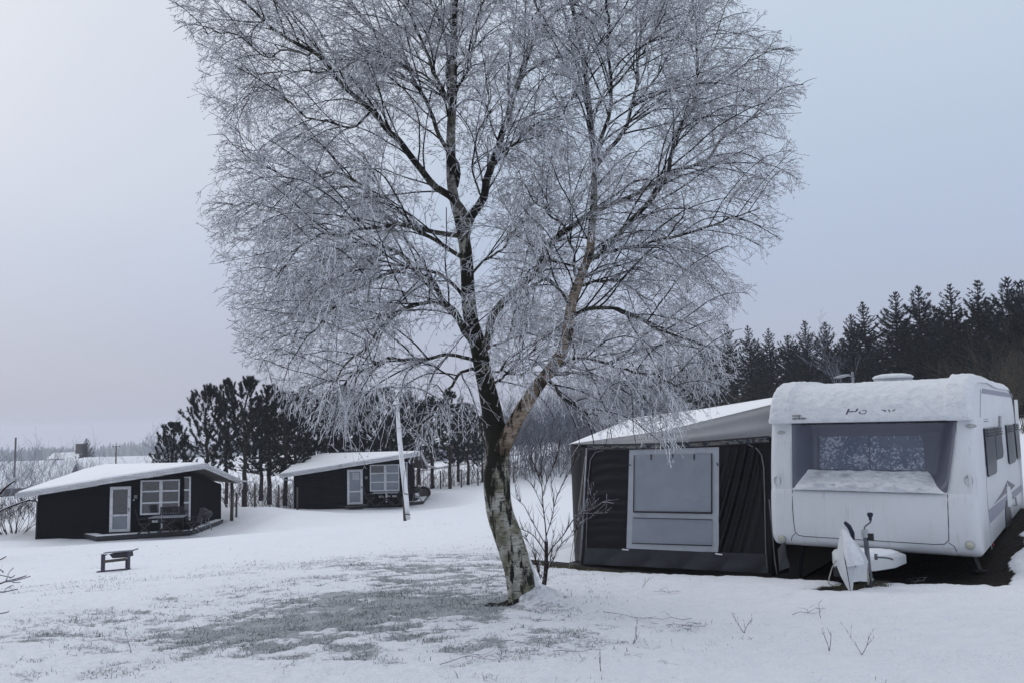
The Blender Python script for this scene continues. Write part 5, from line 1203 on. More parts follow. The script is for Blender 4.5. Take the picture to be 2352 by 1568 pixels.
# a chair faces -y at rz = 0 (backrest at +y)
CHS = [(f1, 4.85, -.95, pi/2+.35, 'dark garden chair left of the folding table at the nearer cabin'), (f1, 6.95, -1.0, -pi/2-.15, 'dark high backed chair right of the folding table at the nearer cabin'),
 (f1, 5.55, -.42, .25, 'dark chair pushed in behind the table at the nearer cabin, left of the pair'), (f1, 6.05, -.42, .2, 'dark chair pushed in behind the table at the nearer cabin, right of the pair'),
 (f2, 4.45, -.9, pi/2+.3, 'dark garden chair left of the folding table at the farther cabin'), (f2, 6.25, -1.05, -pi/2-.2, 'dark garden chair right of the folding table at the farther cabin, in front'), (f2, 6.35, -.55, -pi/2+.1, 'dark garden chair right of the folding table at the farther cabin, nearer its wall')]
for i, (f, x, y, r, lab) in enumerate(CHS):
    o = ch if i == 0 else copy_tree(ch); put(o, f(x, y, .005-.02), r+f.yaw, lab)
for i, (f, x, y, lab) in enumerate([(f1, 5.9, -1.05, 'snow dusted folding table among chairs at the nearer cabin'), (f2, 5.35, -.95, 'snow dusted folding table among chairs at the farther cabin')]):
    o = tb if i == 0 else copy_tree(tb); put(o, f(x, y, -.015), f.yaw, lab)
for i, (f, x, y, lab) in enumerate([(f1, 7.25, -.35, 'black kettle barbecue on the terrace right of the chairs at the nearer cabin'), (f2, 6.9, .9, 'black kettle barbecue by the right corner of the farther cabin')]):
    o = bq if i == 0 else copy_tree(bq); put(o, f(x, y, -.015), .3, lab)
E = empty('tipped_bowl', hitz(975, 1133, -4.53), 'black round fire bowl tipped on its side at the right end of the farther terrace', 'bowl')
c = np.array(hitz(975, 1139, -4.53))+Z3*.28
axn = np.array([.35, -.75, .55]); axn /= np.linalg.norm(axn); a1 = np.cross(axn, Z3); a1 /= np.linalg.norm(a1); a2 = np.cross(axn, a1)
mb = MB(); mb.lathe(c, [(.05, -.25), (.28, -.2), (.38, -.08), (.42, 0), (.38, .0), (.30, -.12), (.02, -.18)], 24, (a1, a2, axn)); mb.build('bowl', M['black_plastic'], E, 'auto')
mb = MB(); mb.tube([c-axn*.2, np.array([c[0], c[1], -4.5])], .03, 8); mb.build('stand', M['dark_metal'], E)

# pole leaning in its cleft post
pb = P(935, 1197, 28); pb[2] = gz(pb[0], pb[1])
PL = empty('flagpole', pb, 'leaning white wooden pole with peeling foot bolted to a short grey post', 'pole')
def z2(x, y): return ((800+x/2.851)*.719, (1200+y/2.851)*.719)
dpx = 28.0
pts = [P(*z2(1438, 1305), dpx), P(*z2(1413, 1060), dpx), P(*z2(1382, 800), dpx+.05), P(*z2(1355, 540), dpx+.1), P(*z2(1345, 395), dpx+.15), P(*z2(1336, 240), dpx+.2), P(*z2(1328, 90), dpx+.2)]
mb = MB(); mb.tube(pts, [.078, .088, .086, .080, .070, .055, .040], 14); mb.build('pole', M['pole'], PL, True)
mb = MB(); a = P(*z2(1398, 1045), dpx+.12); b = P(*z2(1410, 1338), dpx+.12); b[2] = gz(b[0], b[1])-.2; mb.bar(a, b, .10, .16, (0, 1, 0)); a2_ = a-np.array([.0, .25, 0]); mb.build('post', M['post'], PL, False, bevel=.01)
mb = MB(); mb.tube([P(*z2(1396, 1070), dpx-.1), P(*z2(1440, 1075), dpx-.1)], .015, 8); mb.tube([P(*z2(1400, 1255), dpx-.1), P(*z2(1456, 1262), dpx-.1)], .015, 8); mb.build('bolt', M['dark_metal'], PL)
mb = MB(); mb.tube([P(*z2(1404, 860), dpx-.1), P(*z2(1392, 980), dpx-.12), P(*z2(1396, 1060), dpx-.1)], .008, 5); mb.build('halyard', M['dark_metal'], PL)

# fire stand on the lawn
c = P(265, 1312, 16); c = np.array([c[0], c[1], gz(c[0], c[1])]); s = FPX/16
FS = empty('fire_stand', c, 'low steel fire tray on legs with a snowy board on top, out on the lawn', 'fire stand')
def zf(x, y, d=16.0): return P((x)*.16056, 1186.3+y*.16056, d)
def upleg(x, w, d, ybase, ytop):
    a = zf(x, ybase, d); b = zf(x, ytop, d); a[2] = gz(a[0], a[1])-.03; a[0] = b[0]; mb = MB(); mb.bar(a, b, w, w, (0, 1, 0)); mb.build('leg', M['grill_steel'], FS)
upleg(1464, .032, 16, 795, 530); upleg(1845, .042, 16, 755, 500); upleg(1816, .04, 16.3, 750, 560); upleg(1490, .035, 16.35, 780, 540)
mb = MB(); a, b = zf(1478, 524), zf(1900, 488); d1 = np.array([0, .24, 0.0]); mb.prism([a, b, b+d1, a+d1], Z3*.016); mb.build('board', M['table_top'], FS)
mb = MB(); mb.prism([a+Z3*.024, b+Z3*.024, b+d1+Z3*.024, a+d1+Z3*.024], Z3*.015); mb.build('board_snow', M['snow'], FS)
mb = MB(); mb.prism([zf(1560, 533, 16.02), zf(1825, 508, 16.02), zf(1835, 575, 16.02), zf(1612, 590, 16.02)], d1*.9); mb.build('tray', M['dark_metal'], FS)
mb = MB(); mb.prism([zf(1480, 535, 16.02), zf(1552, 533, 16.02), zf(1480, 562, 16.02)], d1*.1); mb.build('gusset', M['grill_steel'], FS)
mb = MB(); mb.bar(zf(1480, 638), zf(1820, 600), .05, .05); mb.build('rail', M['post'], FS)
mb = MB(); mb.tube([zf(1800, 575, 15.95), zf(1812, 590, 15.95), zf(1822, 592, 15.95)], .018, 8); mb.build('hook', M['awn_piping'], FS)
a, b = zf(1390, 797), zf(1860, 758); a[2] = gz(a[0], a[1])+.015; b[2] = gz(b[0], b[1])+.015; mb = MB(); mb.bar(a, b, .05, .025); mb.build('ground_bar', M['grill_steel'], FS)

# ---------------------------------------------------------------- evergreens
def needles_mesh(pos, dirs, n_each, L, W, spread, droop=0.0):
    """pos,dirs (N,3): n_each slim triangles fanned round each shoot"""
    N = len(pos); B = np.repeat(pos, n_each, 0); D = np.repeat(dirs, n_each, 0); r = RNG.normal(0, 1, (N*n_each, 3)); d = D+r*spread; d[:, 2] -= droop; d /= np.linalg.norm(d, axis=1)[:, None]
    l = np.asarray(L)*RNG.uniform(.6, 1.3, len(B))[:, None]; s = np.cross(d, RNG.normal(0, 1, d.shape)); s /= np.linalg.norm(s, axis=1)[:, None]; B = B+D*RNG.uniform(-.5, .3, len(B))[:, None]*np.asarray(L)
    V = np.stack([B-s*W, B+s*W, B+d*l], 1).reshape(-1, 3); F = np.arange(len(V)).reshape(-1, 3); return V, F
def pine_proto(seed, H=8.2, bare=.28, width=2.1):
    r = random.Random(seed); P0 = []; P1 = []; R0 = []; R1 = []; pos = []; dr = []
    # trunk
    tr = [np.array([0, 0, -.5])]; 
    for i in range(1, 12): tr.append(np.array([r.uniform(-.06, .06)*i*.4, r.uniform(-.06, .06)*i*.4, H*i/11*.97]))
    mb = MB(); mb.tube(tr, [.17*(1-i/12.5)+.012 for i in range(12)], 8)
    n = 92
    for k in range(n):
        t = (k+.5)/n; z = H*(bare+(1-bare)*t); prof_ = (sin(pi*min(1, (t*.92+.10)))**.7)*(1-.30*t); L = width*prof_*r.uniform(.65, 1.2)+.18; a = k*2.4+r.uniform(-.5, .5)
        el = .05+.75*t+r.uniform(-.2, .25); i0 = min(10, int(z/H*11)); p = tr[i0]*(1-(z/H*11-i0))+tr[i0+1]*(z/H*11-i0) if i0 < 11 else tr[-1]; p = np.array([p[0], p[1], z]); m = max(3, int(L/.28)); rr = .018*L/2+.007
        q = p; ee = el-.25
        for j in range(m):
            ee += .12+r.uniform(-.08, .12); aa = a+r.uniform(-.15, .15); d = np.array([cos(aa)*cos(ee), sin(aa)*cos(ee), sin(ee)]); q2 = q+d*L/m; P0.append(q); P1.append(q2); R0.append(rr*(1-j/m)+.006); R1.append(rr*(1-(j+1)/m)+.005); q = q2
            if j/m > .3 or r.random() < .2:
                for _ in range(2 if j < m-1 else 4):
                    b = aa+r.uniform(-1.2, 1.2); e2 = min(1.35, ee+r.uniform(.0, .6)); dd = np.array([cos(b)*cos(e2), sin(b)*cos(e2), sin(e2)]); s = q+dd*r.uniform(.10, .38); P0.append(q); P1.append(s); R0.append(.007); R1.append(.005)
                    pos.append(s); dr.append(dd)
                    if r.random() < .75: pos.append((q+s)/2); dr.append(dd)
    for k in range(8): pos.append(np.array([tr[-1][0], tr[-1][1], H*(.955+.012*k)])); dr.append(np.array([0, 0, 1.]))
    return mb, (P0, P1, R0, R1), np.array(pos), np.array(dr)
def make_pine(seed, label, **k):
    E = empty('pine_tree', (0, 0, 0), label, 'tree', 'pines behind the cabins')
    mb, S, pos, dr = pine_proto(seed, **k); V, F = segs_mesh(*S, 3); mb.add(list(V), [tuple(f) for f in F.tolist()]); mb.build('trunk', M['pine_bark'], E, True)
    V, F = needles_mesh(pos, dr, 26, .20, .016, .55, -.25); mesh_np('crown', V, F, M['needle_pine'], E)
    return E
pines = [make_pine(s, '', H=h, bare=b, width=w) for s, h, b, w in ((1, 8.2, .22, 2.3), (2, 8.6, .26, 1.9), (3, 8.0, .24, 2.2), (4, 8.8, .36, 1.7), (5, 8.4, .30, 2.0))]
def spruce_proto(seed, H, W, kind=0):
    r = random.Random(seed); P0 = []; P1 = []; R0 = []; R1 = []; pos = []; dr = []; ln = []
    mb = MB(); lx, ly = r.uniform(-.25, .25), r.uniform(-.25, .25); ctr = lambda z: np.array([lx*(z/H)**2, ly*(z/H)**2, z])
    mb.tube([ctr(-.5*0)+np.array([0, 0, -.5]), ctr(H*.5), ctr(H*.98)], [.22, .12, .015], 8)
    z = .4
    while z < H-.12:
        t = z/H; nb = r.choice([5, 6, 7]) if t < .85 else 5; a0 = r.uniform(0, 6)
        for b in range(nb):
            L = (W*(1-t)**.78*r.choice([.45, .7, .9, 1, 1.2, 1.35])+.07)*r.uniform(.85, 1.1); a = a0+b*2*pi/nb+r.uniform(-.35, .35); el = (-.45+1.35*t**1.6)+r.uniform(-.15, .15); m = max(2, int(L/.26)); q = ctr(z); e = el
            for j in range(m):
                d = np.array([cos(a)*cos(e), sin(a)*cos(e), sin(e)]); q2 = q+d*L/m; P0.append(q); P1.append(q2); R0.append(.014*(1-j/m)+.005); R1.append(.014*(1-(j+1)/m)+.005)
                for _ in range(4 if t < .8 else 2):
                    s = r.uniform(-1, 1)*1.15; dd = np.array([cos(a+s)*cos(e), sin(a+s)*cos(e), sin(e)-.10+r.uniform(-.2, .15)]); off = r.uniform(.03, .22)*min(1, L); pos.append(q*.5+q2*.5+(q2-q)*r.uniform(-.5, .5)+dd*off); dr.append(dd); ln.append(min(1, .35+L*.45))
                q = q2; e += .08+.09*r.random()
            pos.append(q); dr.append(d+np.array([0, 0, .35])); ln.append(min(1, .35+L*.45))
        z += r.uniform(.15, .24)+.14*t
    for k in range(7): pos.append(ctr(H*(.93+.011*k))); dr.append(np.array([0, 0, 1.])); ln.append(.35)
    return mb, (P0, P1, R0, R1), np.array(pos), np.array(dr), np.array(ln)
def make_spruce(seed, H, W):
    E = empty('spruce_tree', (0, 0, 0), '', 'tree', 'spruces behind the caravan')
    mb, S, pos, dr, ln = spruce_proto(seed, H, W); V, F = segs_mesh(*S, 3); mb.add(list(V), [tuple(f) for f in F.tolist()]); mb.build('trunk', M['pine_bark'], E, True)
    n = 10; V, F = needles_mesh(pos, dr, n, .25*np.repeat(ln, n)[:, None], .024, .45, .02); mesh_np('crown', V, F, M['needle_spruce'], E)
    return E
spr = [make_spruce(s, h, w) for s, h, w in ((21, 11.5, 3.6), (22, 12.0, 3.1), (23, 11.0, 4.2), (24, 12.0, 2.8))]
ORD = ['first', 'second', 'third', 'fourth', 'fifth', 'sixth', 'seventh', 'eighth', 'ninth', 'tenth', 'eleventh', 'twelfth', 'thirteenth', 'fourteenth', 'fifteenth', 'sixteenth', 'seventeenth', 'eighteenth', 'nineteenth', 'twentieth', 'twenty-first', 'twenty-second', 'twenty-third', 'twenty-fourth', 'twenty-fifth', 'twenty-sixth', 'twenty-seventh', 'twenty-eighth', 'twenty-ninth', 'thirtieth', 'thirty-first', 'thirty-second', 'thirty-third']
used = set()
def place_tree(protos, pi_, x, ytop, d, label, Hp, wide=1.0):
    o = protos[pi_]
    if (id(protos), pi_) in used: o = copy_tree(o)
    used.add((id(protos), pi_))
    t = P(x, ytop, d); g = gz(t[0], t[1]); H = t[2]-g; s = H/Hp[pi_]
    o.location = (t[0], t[1], g); o.rotation_euler = (0, 0, random.uniform(0, 6.28)); o.scale = (s*wide, s*wide, s); o['label'] = label
    return o
# pines: (x, y of top, distance, prototype)
PH = [8.4, 8.8, 8.2, 9.0, 8.6]
PN = [(475,892,49,0,1.0,'bushy pine with long low side branches, leftmost of the row behind the cabins'),(400,975,50,2,1.2,'low spreading young pine at the left edge of the row behind the nearer cabin'),(522,876,52,3,.8,'slim upright pine between the leftmost bushy pine and the tallest dark pine'),
 (564,872,46,1,1.05,'tall dense dark pine whose bare trunk stands right of the nearer cabin'),(620,892,51,2,1.0,''),(655,905,50,4,1.1,''),(700,893,53,3,1.1,''),(745,905,54,0,1.0,''),(790,895,55,1,1.1,''),(835,905,56,4,1.1,''),(880,900,56,2,1.1,''),(935,905,58,0,1.0,''),(990,915,58,3,1.2,''),(1030,900,57,1,1.0,''),(1072,930,60,4,1.0,''),(1105,960,62,2,.9,''),
 (600,935,54,4,1.2,''),(680,930,57,2,1.2,''),(765,935,58,4,1.3,''),(850,930,60,0,1.2,''),(915,940,60,1,1.2,''),(960,935,62,2,1.2,''),(1050,950,63,0,1.2,'')]
oi = 0; back = 0
for i, (x, y, d, k, w, lab) in enumerate(PN):
    if not lab:
        if i < 16: lab = 'dark pine, %s from the left after the tall dense one' % ORD[oi]; oi += 1
        else: lab = 'dark pine in the rear row behind the cabins, %s from the left' % ORD[back]; back += 1
    place_tree(pines, k, x, y, d, lab, PH, w)
# sprig of pine at the left frame edge
o = place_tree(pines, 0, -70, 985, 24, 'pine just outside the left edge with one tuft of needles reaching in', PH, .8)
SH = [11.7, 12.2, 11.2, 12.2]
SN = [(1425,850,96,1,1.0),(1470,835,93,0,1.1),(1520,820,92,2,1.1),(1565,800,90,3,1.1),(1615,775,88,1,1.1),(1668,742,82,3,1.2),(1722,745,80,1,1.0),(1765,752,78,3,1.1),(1806,768,77,2,1.1),(1850,733,74,1,1.05),(1893,738,73,0,1.0),(1935,775,74,2,1.1),(1985,690,66,3,1.25),(2048,668,62,1,1.25),(2105,655,60,0,1.15),(2180,650,57,3,1.25),(2235,640,55,1,1.15),(2308,635,52,0,1.2),(2352,640,50,2,1.0),(2410,655,48,1,1.1),(2480,640,47,0,1.1),
 (1955,720,68,0,.9),(2140,700,64,2,1.1),(2270,690,60,2,1.1),(1640,800,96,2,1.2),(1745,785,90,1,1.2),(1830,790,88,0,1.2),(1915,800,84,2,1.2),(2010,770,80,1,1.2),(2080,740,76,0,1.2),(2200,730,72,2,1.2),(2330,720,66,2,1.2)]
for i, (x, y, d, k, w) in enumerate(SN):
    lab = 'dark spruce behind the caravan, %s from the left by its tip' % ORD[sorted(range(len(SN)), key=lambda q: SN[q][0]).index(i)]
    place_tree(spr, k, x, y, d, lab, SH, w)

# ---------------------------------------------------------------- bare shrubs and hedge
def shrub_mesh(seed, H, W, n, up=.6, rr=.012, fork=3, base=.25, arch=0.0, fine=1.0):
    r = random.Random(seed); P0 = []; P1 = []; R0 = []; R1 = []
    def go(p, d, L, rad_, lv):
        m = 4
        for j in range(m):
            d = d+np.array([r.gauss(0, .13), r.gauss(0, .13), r.gauss(.02, .1)-arch*j*.08]); d = d/np.linalg.norm(d); q = p+d*L/m; P0.append(p); P1.append(q); R0.append(rad_); R1.append(rad_*.85); rad_ *= .85
            if lv < fork and (j > 0):
                for _ in range(r.choice([1, 1, 2]) if lv < 2 else 1):
                    b = d*.9+np.array([r.gauss(0, .55), r.gauss(0, .55), r.uniform(0, .5)*up]); b = b/np.linalg.norm(b); go(q, b, L*r.uniform(.35, .6), rad_*.62, lv+1)
            p = q
    for k in range(n):
        a = r.uniform(0, 2*pi); s = r.random()**.6; p = np.array([cos(a)*s*W*base, sin(a)*s*W*base, -.05]); d = np.array([cos(a)*s*W/H*.9, sin(a)*s*W/H*.9, 1.0]); go(p, d/np.linalg.norm(d), H*r.uniform(.6, .95), rr*r.uniform(.7, 1.2), 0)
    return segs_mesh(P0, P1, R0, np.maximum(R1, .0035*fine), 3)
def shrub_proto(name, cat, group, mat, **k):
    V, F = shrub_mesh(**k); E = empty(name, (0, 0, 0), '', cat, group); mesh_np('stems', V, F, mat, E); return E
hedge_p = [shrub_proto('hedge_plant', 'hedge plant', 'low bare hedge along the fence', M['bush_mid'], seed=s, H=1.3, W=1.0, n=9, rr=.016, fork=2, fine=2.0) for s in (31, 32, 33)]
def put_shrub(o, x, y, d, s, lab, sz=1.0):
    t = P(x, y, d); g = gz(t[0], t[1]); o.location = (t[0], t[1], g-.03); o.rotation_euler = (0, 0, random.uniform(0, 6.28)); o.scale = (s, s, s*sz)
    if lab: o['label'] = lab
cnt = [0, 0, 0]
HX = [(x, 1160-(x-560)*.092, 43+(x-560)*.030) for x in range(520, 1330, 17)]
for i, (x, y, d) in enumerate(HX):
    k = i % 3; o = hedge_p[k] if cnt[k] == 0 else copy_tree(hedge_p[k]); cnt[k] += 1
    put_shrub(o, x+random.uniform(-5, 5), y, d+2.2, random.uniform(.75, 1.2), 'bare rimed plant in the low hedge along the wire fence behind the lawn')
# dark bush at far left and willow shoots
dark_p = shrub_proto('bush', 'bush', None, M['bush_dark'], seed=41, H=1.5, W=1.7, n=34, rr=.014, fork=3, fine=1.6); put_shrub(dark_p, 30, 1235, 37.5, 1.25, 'dark leafless thicket at the left end wall of the nearer cabin', .85)
wil_p = [shrub_proto('willow', 'shrub', 'tall thin stemmed willows left of the nearer cabin', M['bush'], seed=s, H=3.2, W=1.3, n=9, rr=.017, fork=2, base=.5, fine=2.0) for s in (51, 52)]
WX = [(-30,1190,47),(10,1195,46),(45,1190,48),(75,1195,45),(110,1180,52),(150,1180,55),(-10,1170,56),(40,1165,58),(95,1165,60),(180,1165,60)]
for i, (x, y, d) in enumerate(WX):
    k = i % 2; o = wil_p[k] if i < 2 else copy_tree(wil_p[k]); put_shrub(o, x, y, d, random.uniform(.85, 1.1), 'thin stemmed rimed willow in the clump left of the nearer cabin')
# frosted deciduous trees between the far houses
ft_p = [shrub_proto('frosted_tree', 'tree', 'pale frosted trees by the far houses', M['bush'], seed=s, H=6.5, W=4.5, n=4, rr=.07, fork=4, base=.01, fine=4.5) for s in (61, 62, 63)]
FX = [(35,1115,80,.34),(120,1108,78,.38),(205,1098,88,.40),(250,1090,95,.42),(300,1085,100,.45),(345,1085,80,.62),(375,1100,70,.66),(140,1070,130,.45),(400,1080,72,.55)]
for i, (x, y, d, s) in enumerate(FX):
    k = i % 3; o = ft_p[k] if i < 3 else copy_tree(ft_p[k])
    srt = sorted(range(len(FX)), key=lambda q: FX[q][0]).index(i)
    put_shrub(o, x, y, d, s, 'pale frosted bare tree among the far houses on the left, %s from the left' % ORD[srt])
# tall frosted thicket between birch and awning
th_p = [shrub_proto('frosted_bush', 'bush', 'tall frosted thicket beyond the lawn', M['bush'], seed=s, H=4.6, W=2.2, n=22, rr=.030, fork=3, base=.6, fine=3.6) for s in (71, 72)]
TX = [(1130,64),(1165,66),(1192,63),(1222,66),(1250,63),(1280,67),(1305,64),(1335,68),(1365,66),(1400,70),(1235,72),(1290,74),(1180,73),(1440,72),(1480,74),(1348,76)]
for i, (x, d) in enumerate(TX):
    k = i % 2; o = th_p[k] if i < 2 else copy_tree(th_p[k]); put_shrub(o, x, 1100, d, random.uniform(.85, 1.12), 'tall bluish frosted bush in the thicket between the birch trunk and the awning')
# brown bushes in front of the spruces
br_p = [shrub_proto('brown_bush', 'bush', None, M['bush_brown'], seed=s, H=5.0, W=4.2, n=30, rr=.035, fork=3, base=.5, fine=3.6) for s in (81, 82)]
BX = [(1750,925,44,.62,'olive brown rounded bush above the awning roof in front of the spruces'),(2300,880,36,.62,'reddish brown bare bush at the right edge above the caravan roof'),(2230,890,40,.50,'brown bare bush above the caravan roof, left of the one at the right edge'),(1690,915,50,.55,'low dark brown bush left of the olive bush above the awning roof'),(1820,900,46,.48,'low dark bush between awning top and caravan roof'),(2352,870,38,.66,'brown bare bush cut by the right edge of the picture')]
BX += [(1900,900,47,.42,'low brown bush behind the caravan roof left of the aerial'),(2000,890,47,.44,'low brown bush behind the caravan roof at the aerial mast'),(2110,880,46,.5,'low brown bush behind the roof hatch of the caravan')]
for i, (x, y, d, s, lab) in enumerate(BX):
    k = i % 2; o = br_p[k] if i < 2 else copy_tree(br_p[k]); t = P(x, y, d); g = gz(t[0], t[1]); o.location = (t[0], t[1], g); o.rotation_euler = (0, 0, i*1.3); o.scale = (s, s, s); o['label'] = lab

# pollarded bush with snow at the right of the spruce gap: pale bare tree in the gap
gp = shrub_proto('bare_tree', 'tree', None, M['bush'], seed=91, H=8.5, W=4, n=5, rr=.07, fork=4, base=.01, fine=4); put_shrub(gp, 1945, 930, 66, .72, 'pale bare tree showing in the gap of the spruce row behind the aerial')

# fence posts and wires
fp = MB(); fp.tube([(0, 0, -.3), (0, 0, 1.25)], [.055, .05], 8)
post = fp.build('fence_post', M['post'], None, False, label='', cat='post', group='weathered fence posts in the low hedge')
PX_ = [(543,1166,42),(640,1160,45),(683,1156,46),(958,1118,56),(1012,1116,57.5),(1060,1112,58),(1098,1110,59),(1140,1108,60),(1180,1104,60.5),(585,1162,43.5)]
srt = sorted(PX_)
for i, (x, y, d) in enumerate(PX_):
    o = post if i == 0 else post.copy()
    if i: COL.objects.link(o)
    t = P(x, y, d); o.location = (t[0], t[1], gz(t[0], t[1])); o['label'] = 'thin grey fence post in the hedge behind the cabins, %s from the left' % ORD[srt.index((x, y, d))]
# thick posts right of cabins
def stout(x, y, d, h, w, lab):
    t = P(x, y, d); g = gz(t[0], t[1]); mb = MB(); mb.tube([(t[0], t[1], g-.2), (t[0]+.02, t[1], g+h*.5), (t[0], t[1], g+h)], [w, w*.95, w*.9], 10); mb.build('trunk_post', M['post'], None, True, label=lab, cat='post')
stout(532, 1168, 41.5, 1.9, .085, 'stout rough post standing at the back right of the nearer cabin')

# ---------------------------------------------------------------- far houses, car, masts, forest
def house(name_label, c, w, dpt, h, rh, wall, yaw=0.0, chim=None, roofm='roof_snow', wins=(), ridge='x', ov=.5, sc=1):
    f = Frame(c, yaw); E = empty('house', f(0, 0, 0), name_label, 'house'); ax = (f.X, f.Y, Z3)
    mb = MB()
    if ridge == 'x':
        mb.prism([f(-w/2, -dpt/2, -2), f(-w/2, dpt/2, -2), f(-w/2, dpt/2, h), f(-w/2, 0, h+rh-.1), f(-w/2, -dpt/2, h)], f.X*w)
        mb.build('wall', wall, E)
        mb = MB(); q = [(-dpt/2-ov, h-.2), (0, h+rh), (dpt/2+ov, h-.2), (dpt/2+ov, h), (0, h+rh+.25), (-dpt/2-ov, h)]
        mb.prism([f(-w/2-ov, y, z) for y, z in q], f.X*(w+2*ov)); rf = mb.build('roof', M[roofm], E)
    else:
        mb.prism([f(-w/2, -dpt/2, -2), f(w/2, -dpt/2, -2), f(w/2, -dpt/2, h), f(0, -dpt/2, h+rh-.1), f(-w/2, -dpt/2, h)], f.Y*dpt)
        mb.build('wall', wall, E)
        mb = MB(); q = [(-w/2-ov, h-.2), (0, h+rh), (w/2+ov, h-.2), (w/2+ov, h), (0, h+rh+.25), (-w/2-ov, h)]
        mb.prism([f(x, -dpt/2-ov, z) for x, z in q], f.Y*(dpt+2*ov)); rf = mb.build('roof', M[roofm], E)
    if chim: mb = MB(); mb.box(f(chim[0], 0, h+rh+chim[2]/2-.4), (chim[1], chim[1], chim[2]+.8), ax); mb.build('chimney', M['house_dark'], rf)
    for x, z, ww, hh in wins:
        mb = MB(); mb.box(f(x, -dpt/2-.03, z), (ww, .06, hh), ax); wn = mb.build('window', M['white_paint'], E); mb = MB(); mb.box(f(x, -dpt/2-.07, z), (ww*.8, .03, hh*.85), ax); mb.build('pane', M['pane_curtain'], wn)
    return E
def gp_(x, y, d): t = P(x, y, d); return t
c = P(70, 1128, 150); house('far house with a broad pale snowy roof at the far left', c, 15.0, 9, 1.2, 4.2, M['house_dark'], .12, wins=[(-3, .3, 1, 1), (2, .3, 1, 1)])
c = P(190, 1108, 165); house('far house showing its dark triangular gable behind the willows', c, 9, 10, 1.2, 3.6, M['house_dark'], -.15, ridge='y')
c = P(285, 1092, 185); house('far long house with a level snowy roof between gable house and pines', c, 17, 8, 1.0, 3.2, M['house_grey'], .05)
c = P(158, 1064, 215); house('far small house with snowy flat roof and a dark square chimney', c, 7.0, 6, 1.6, 1.2, M['brick'], 0, chim=(3.2, 2.0, 2.4))
c = P(1045, 1072, 105); house('far grey house with white windows beyond the road right of the farther cabin', c, 13, 8, 3.2, 2.4, M['house_grey'], -.05, wins=[(-4.2, 1.6, 1.1, 1.5), (-1, 1.6, 1.0, 1.6), (1.0, 1.6, 1.2, 1.7), (4, 1.6, 1.2, 1.4)])
c = P(1420, 1040, 95); house('far red brick building behind the awning ridge', c, 9, 8, 3.6, .8, M['brick'], .1, wins=[(-3, 2, 1, 1.2)])
# chimney stack / mast / small conifer far left
c = P(33, 1095, 140); mb = MB(); mb.tube([c, c+Z3*6.8], [.16, .15], 10); mb.build('chimney_stack', M['house_dark'], None, True, label='slim dark chimney rising left above the far houses', cat='chimney')
c = P(265, 1110, 130); c[2] -= 1; E = empty('utility_pole', c, 'far utility pole with crossarm left of the pines', 'pole'); mb = MB(); mb.tube([c, c+Z3*7.0], [.14, .10], 8); mb.build('pole', M['post'], E); mb = MB(); mb.bar(c+Z3*6.9-np.array([.6, 0, 0]), c+Z3*6.9+np.array([.6, 0, 0]), .1); mb.build('crossarm', M['post'], E)
o = copy_tree(spr[0]); t = P(196, 1090, 190); o.location = tuple(t-Z3*1); o.scale = (.85, .85, .82); o['label'] = 'single small dark conifer beside the square chimney of the far small house'; o['group'] = 'far conifers'
# road and parked car
rp = [P(x, y, d) for x, y, d in ((860, 1078, 78), (960, 1072, 80), (1060, 1068, 83), (1160, 1064, 86), (1260, 1060, 88))]
V = []
for p in rp:
    for dy in np.linspace(-2.2, 5.5, 8): V.append((p[0], p[1]+dy, gz(p[0], p[1]+dy)+.03))
F = [(i*8+j, (i+1)*8+j, (i+1)*8+j+1, i*8+j+1) for i in range(4) for j in range(7)]
M['road'] = simple('wet_road', (.30, .30, .32), (.22, .22, .24), .6, .7, .1)
o = mesh_py('road', V, F, M['road'], None); o['kind'] = 'structure'
c = P(1070, 1063, 88); c[2] = gz(c[0], c[1])+.05
CA = empty('parked_car', c, 'pale snow covered car parked by the far road right of the farther cabin', 'car'); 
side = [(-2.1, .3), (-2.1, .75), (-1.2, .9), (-.6, 1.38), (.8, 1.42), (1.5, .95), (2.1, .85), (2.1, .3)]
mb = MB(); mb.prism([c+np.array([x, -.85, z]) for x, z in side], (0, 1.7, 0)); mb.build('body', M['car_paint'], CA, False, bevel=.06)
mb = MB(); mb.prism([c+np.array([x, -.87, z]) for x, z in [(-1.0, .92), (-.55, 1.30), (.75, 1.32), (1.25, .95)]], (0, .02, 0)); mb.build('side_window', M['pane'], CA)
mb = MB(); mb.prism([c+np.array([x, -.7, z]) for x, z in [(-.7, 1.39), (-.5, 1.46), (.75, 1.5), (.95, 1.42)]], (0, 1.4, 0)); mb.build('roof_snow', M['snow'], CA)
for x in (-1.35, 1.35):
    mb = MB(); mb.lathe(c+np.array([x, -.72, .32]), [(.05, .19), (.31, .18), (.32, 0), (.05, -.02)], 16, ((1, 0, 0), (0, 0, 1), (0, -1, 0))); mb.build('wheel', M['rubber'], CA)
# far wood
V = []; F = []; n = 0
for row in range(3):
    for a in np.arange(-52, 34, .17):
        a_ = radians(a+random.uniform(-.06, .06)); R = 940+row*22+random.uniform(-8, 8); x = sin(a_)*R; y = cos(a_)*R; g = -32.5; h = 14+5.5*float(fbm(a*.22, row, 2, 3))+random.uniform(-1.5, 3)+(2.5 if -27 < a < -24 else 0)
        w = random.uniform(1.8, 3.2); k = 6; lv = [(0, w*.7), (.35, w), (.6, w*.85), (.82, w*.5), (1.0, .1)]
        b = len(V)
        for t, rr_ in lv:
            for j in range(k): q = 2*pi*j/k; s = rr_*random.uniform(.7, 1.2); V.append((x+cos(q)*s, y+sin(q)*s, g+h*t+random.uniform(-.5, .5)))
        for i in range(4):
            for j in range(k): F.append((b+i*k+j, b+i*k+(j+1) % k, b+(i+1)*k+(j+1) % k, b+(i+1)*k+j))
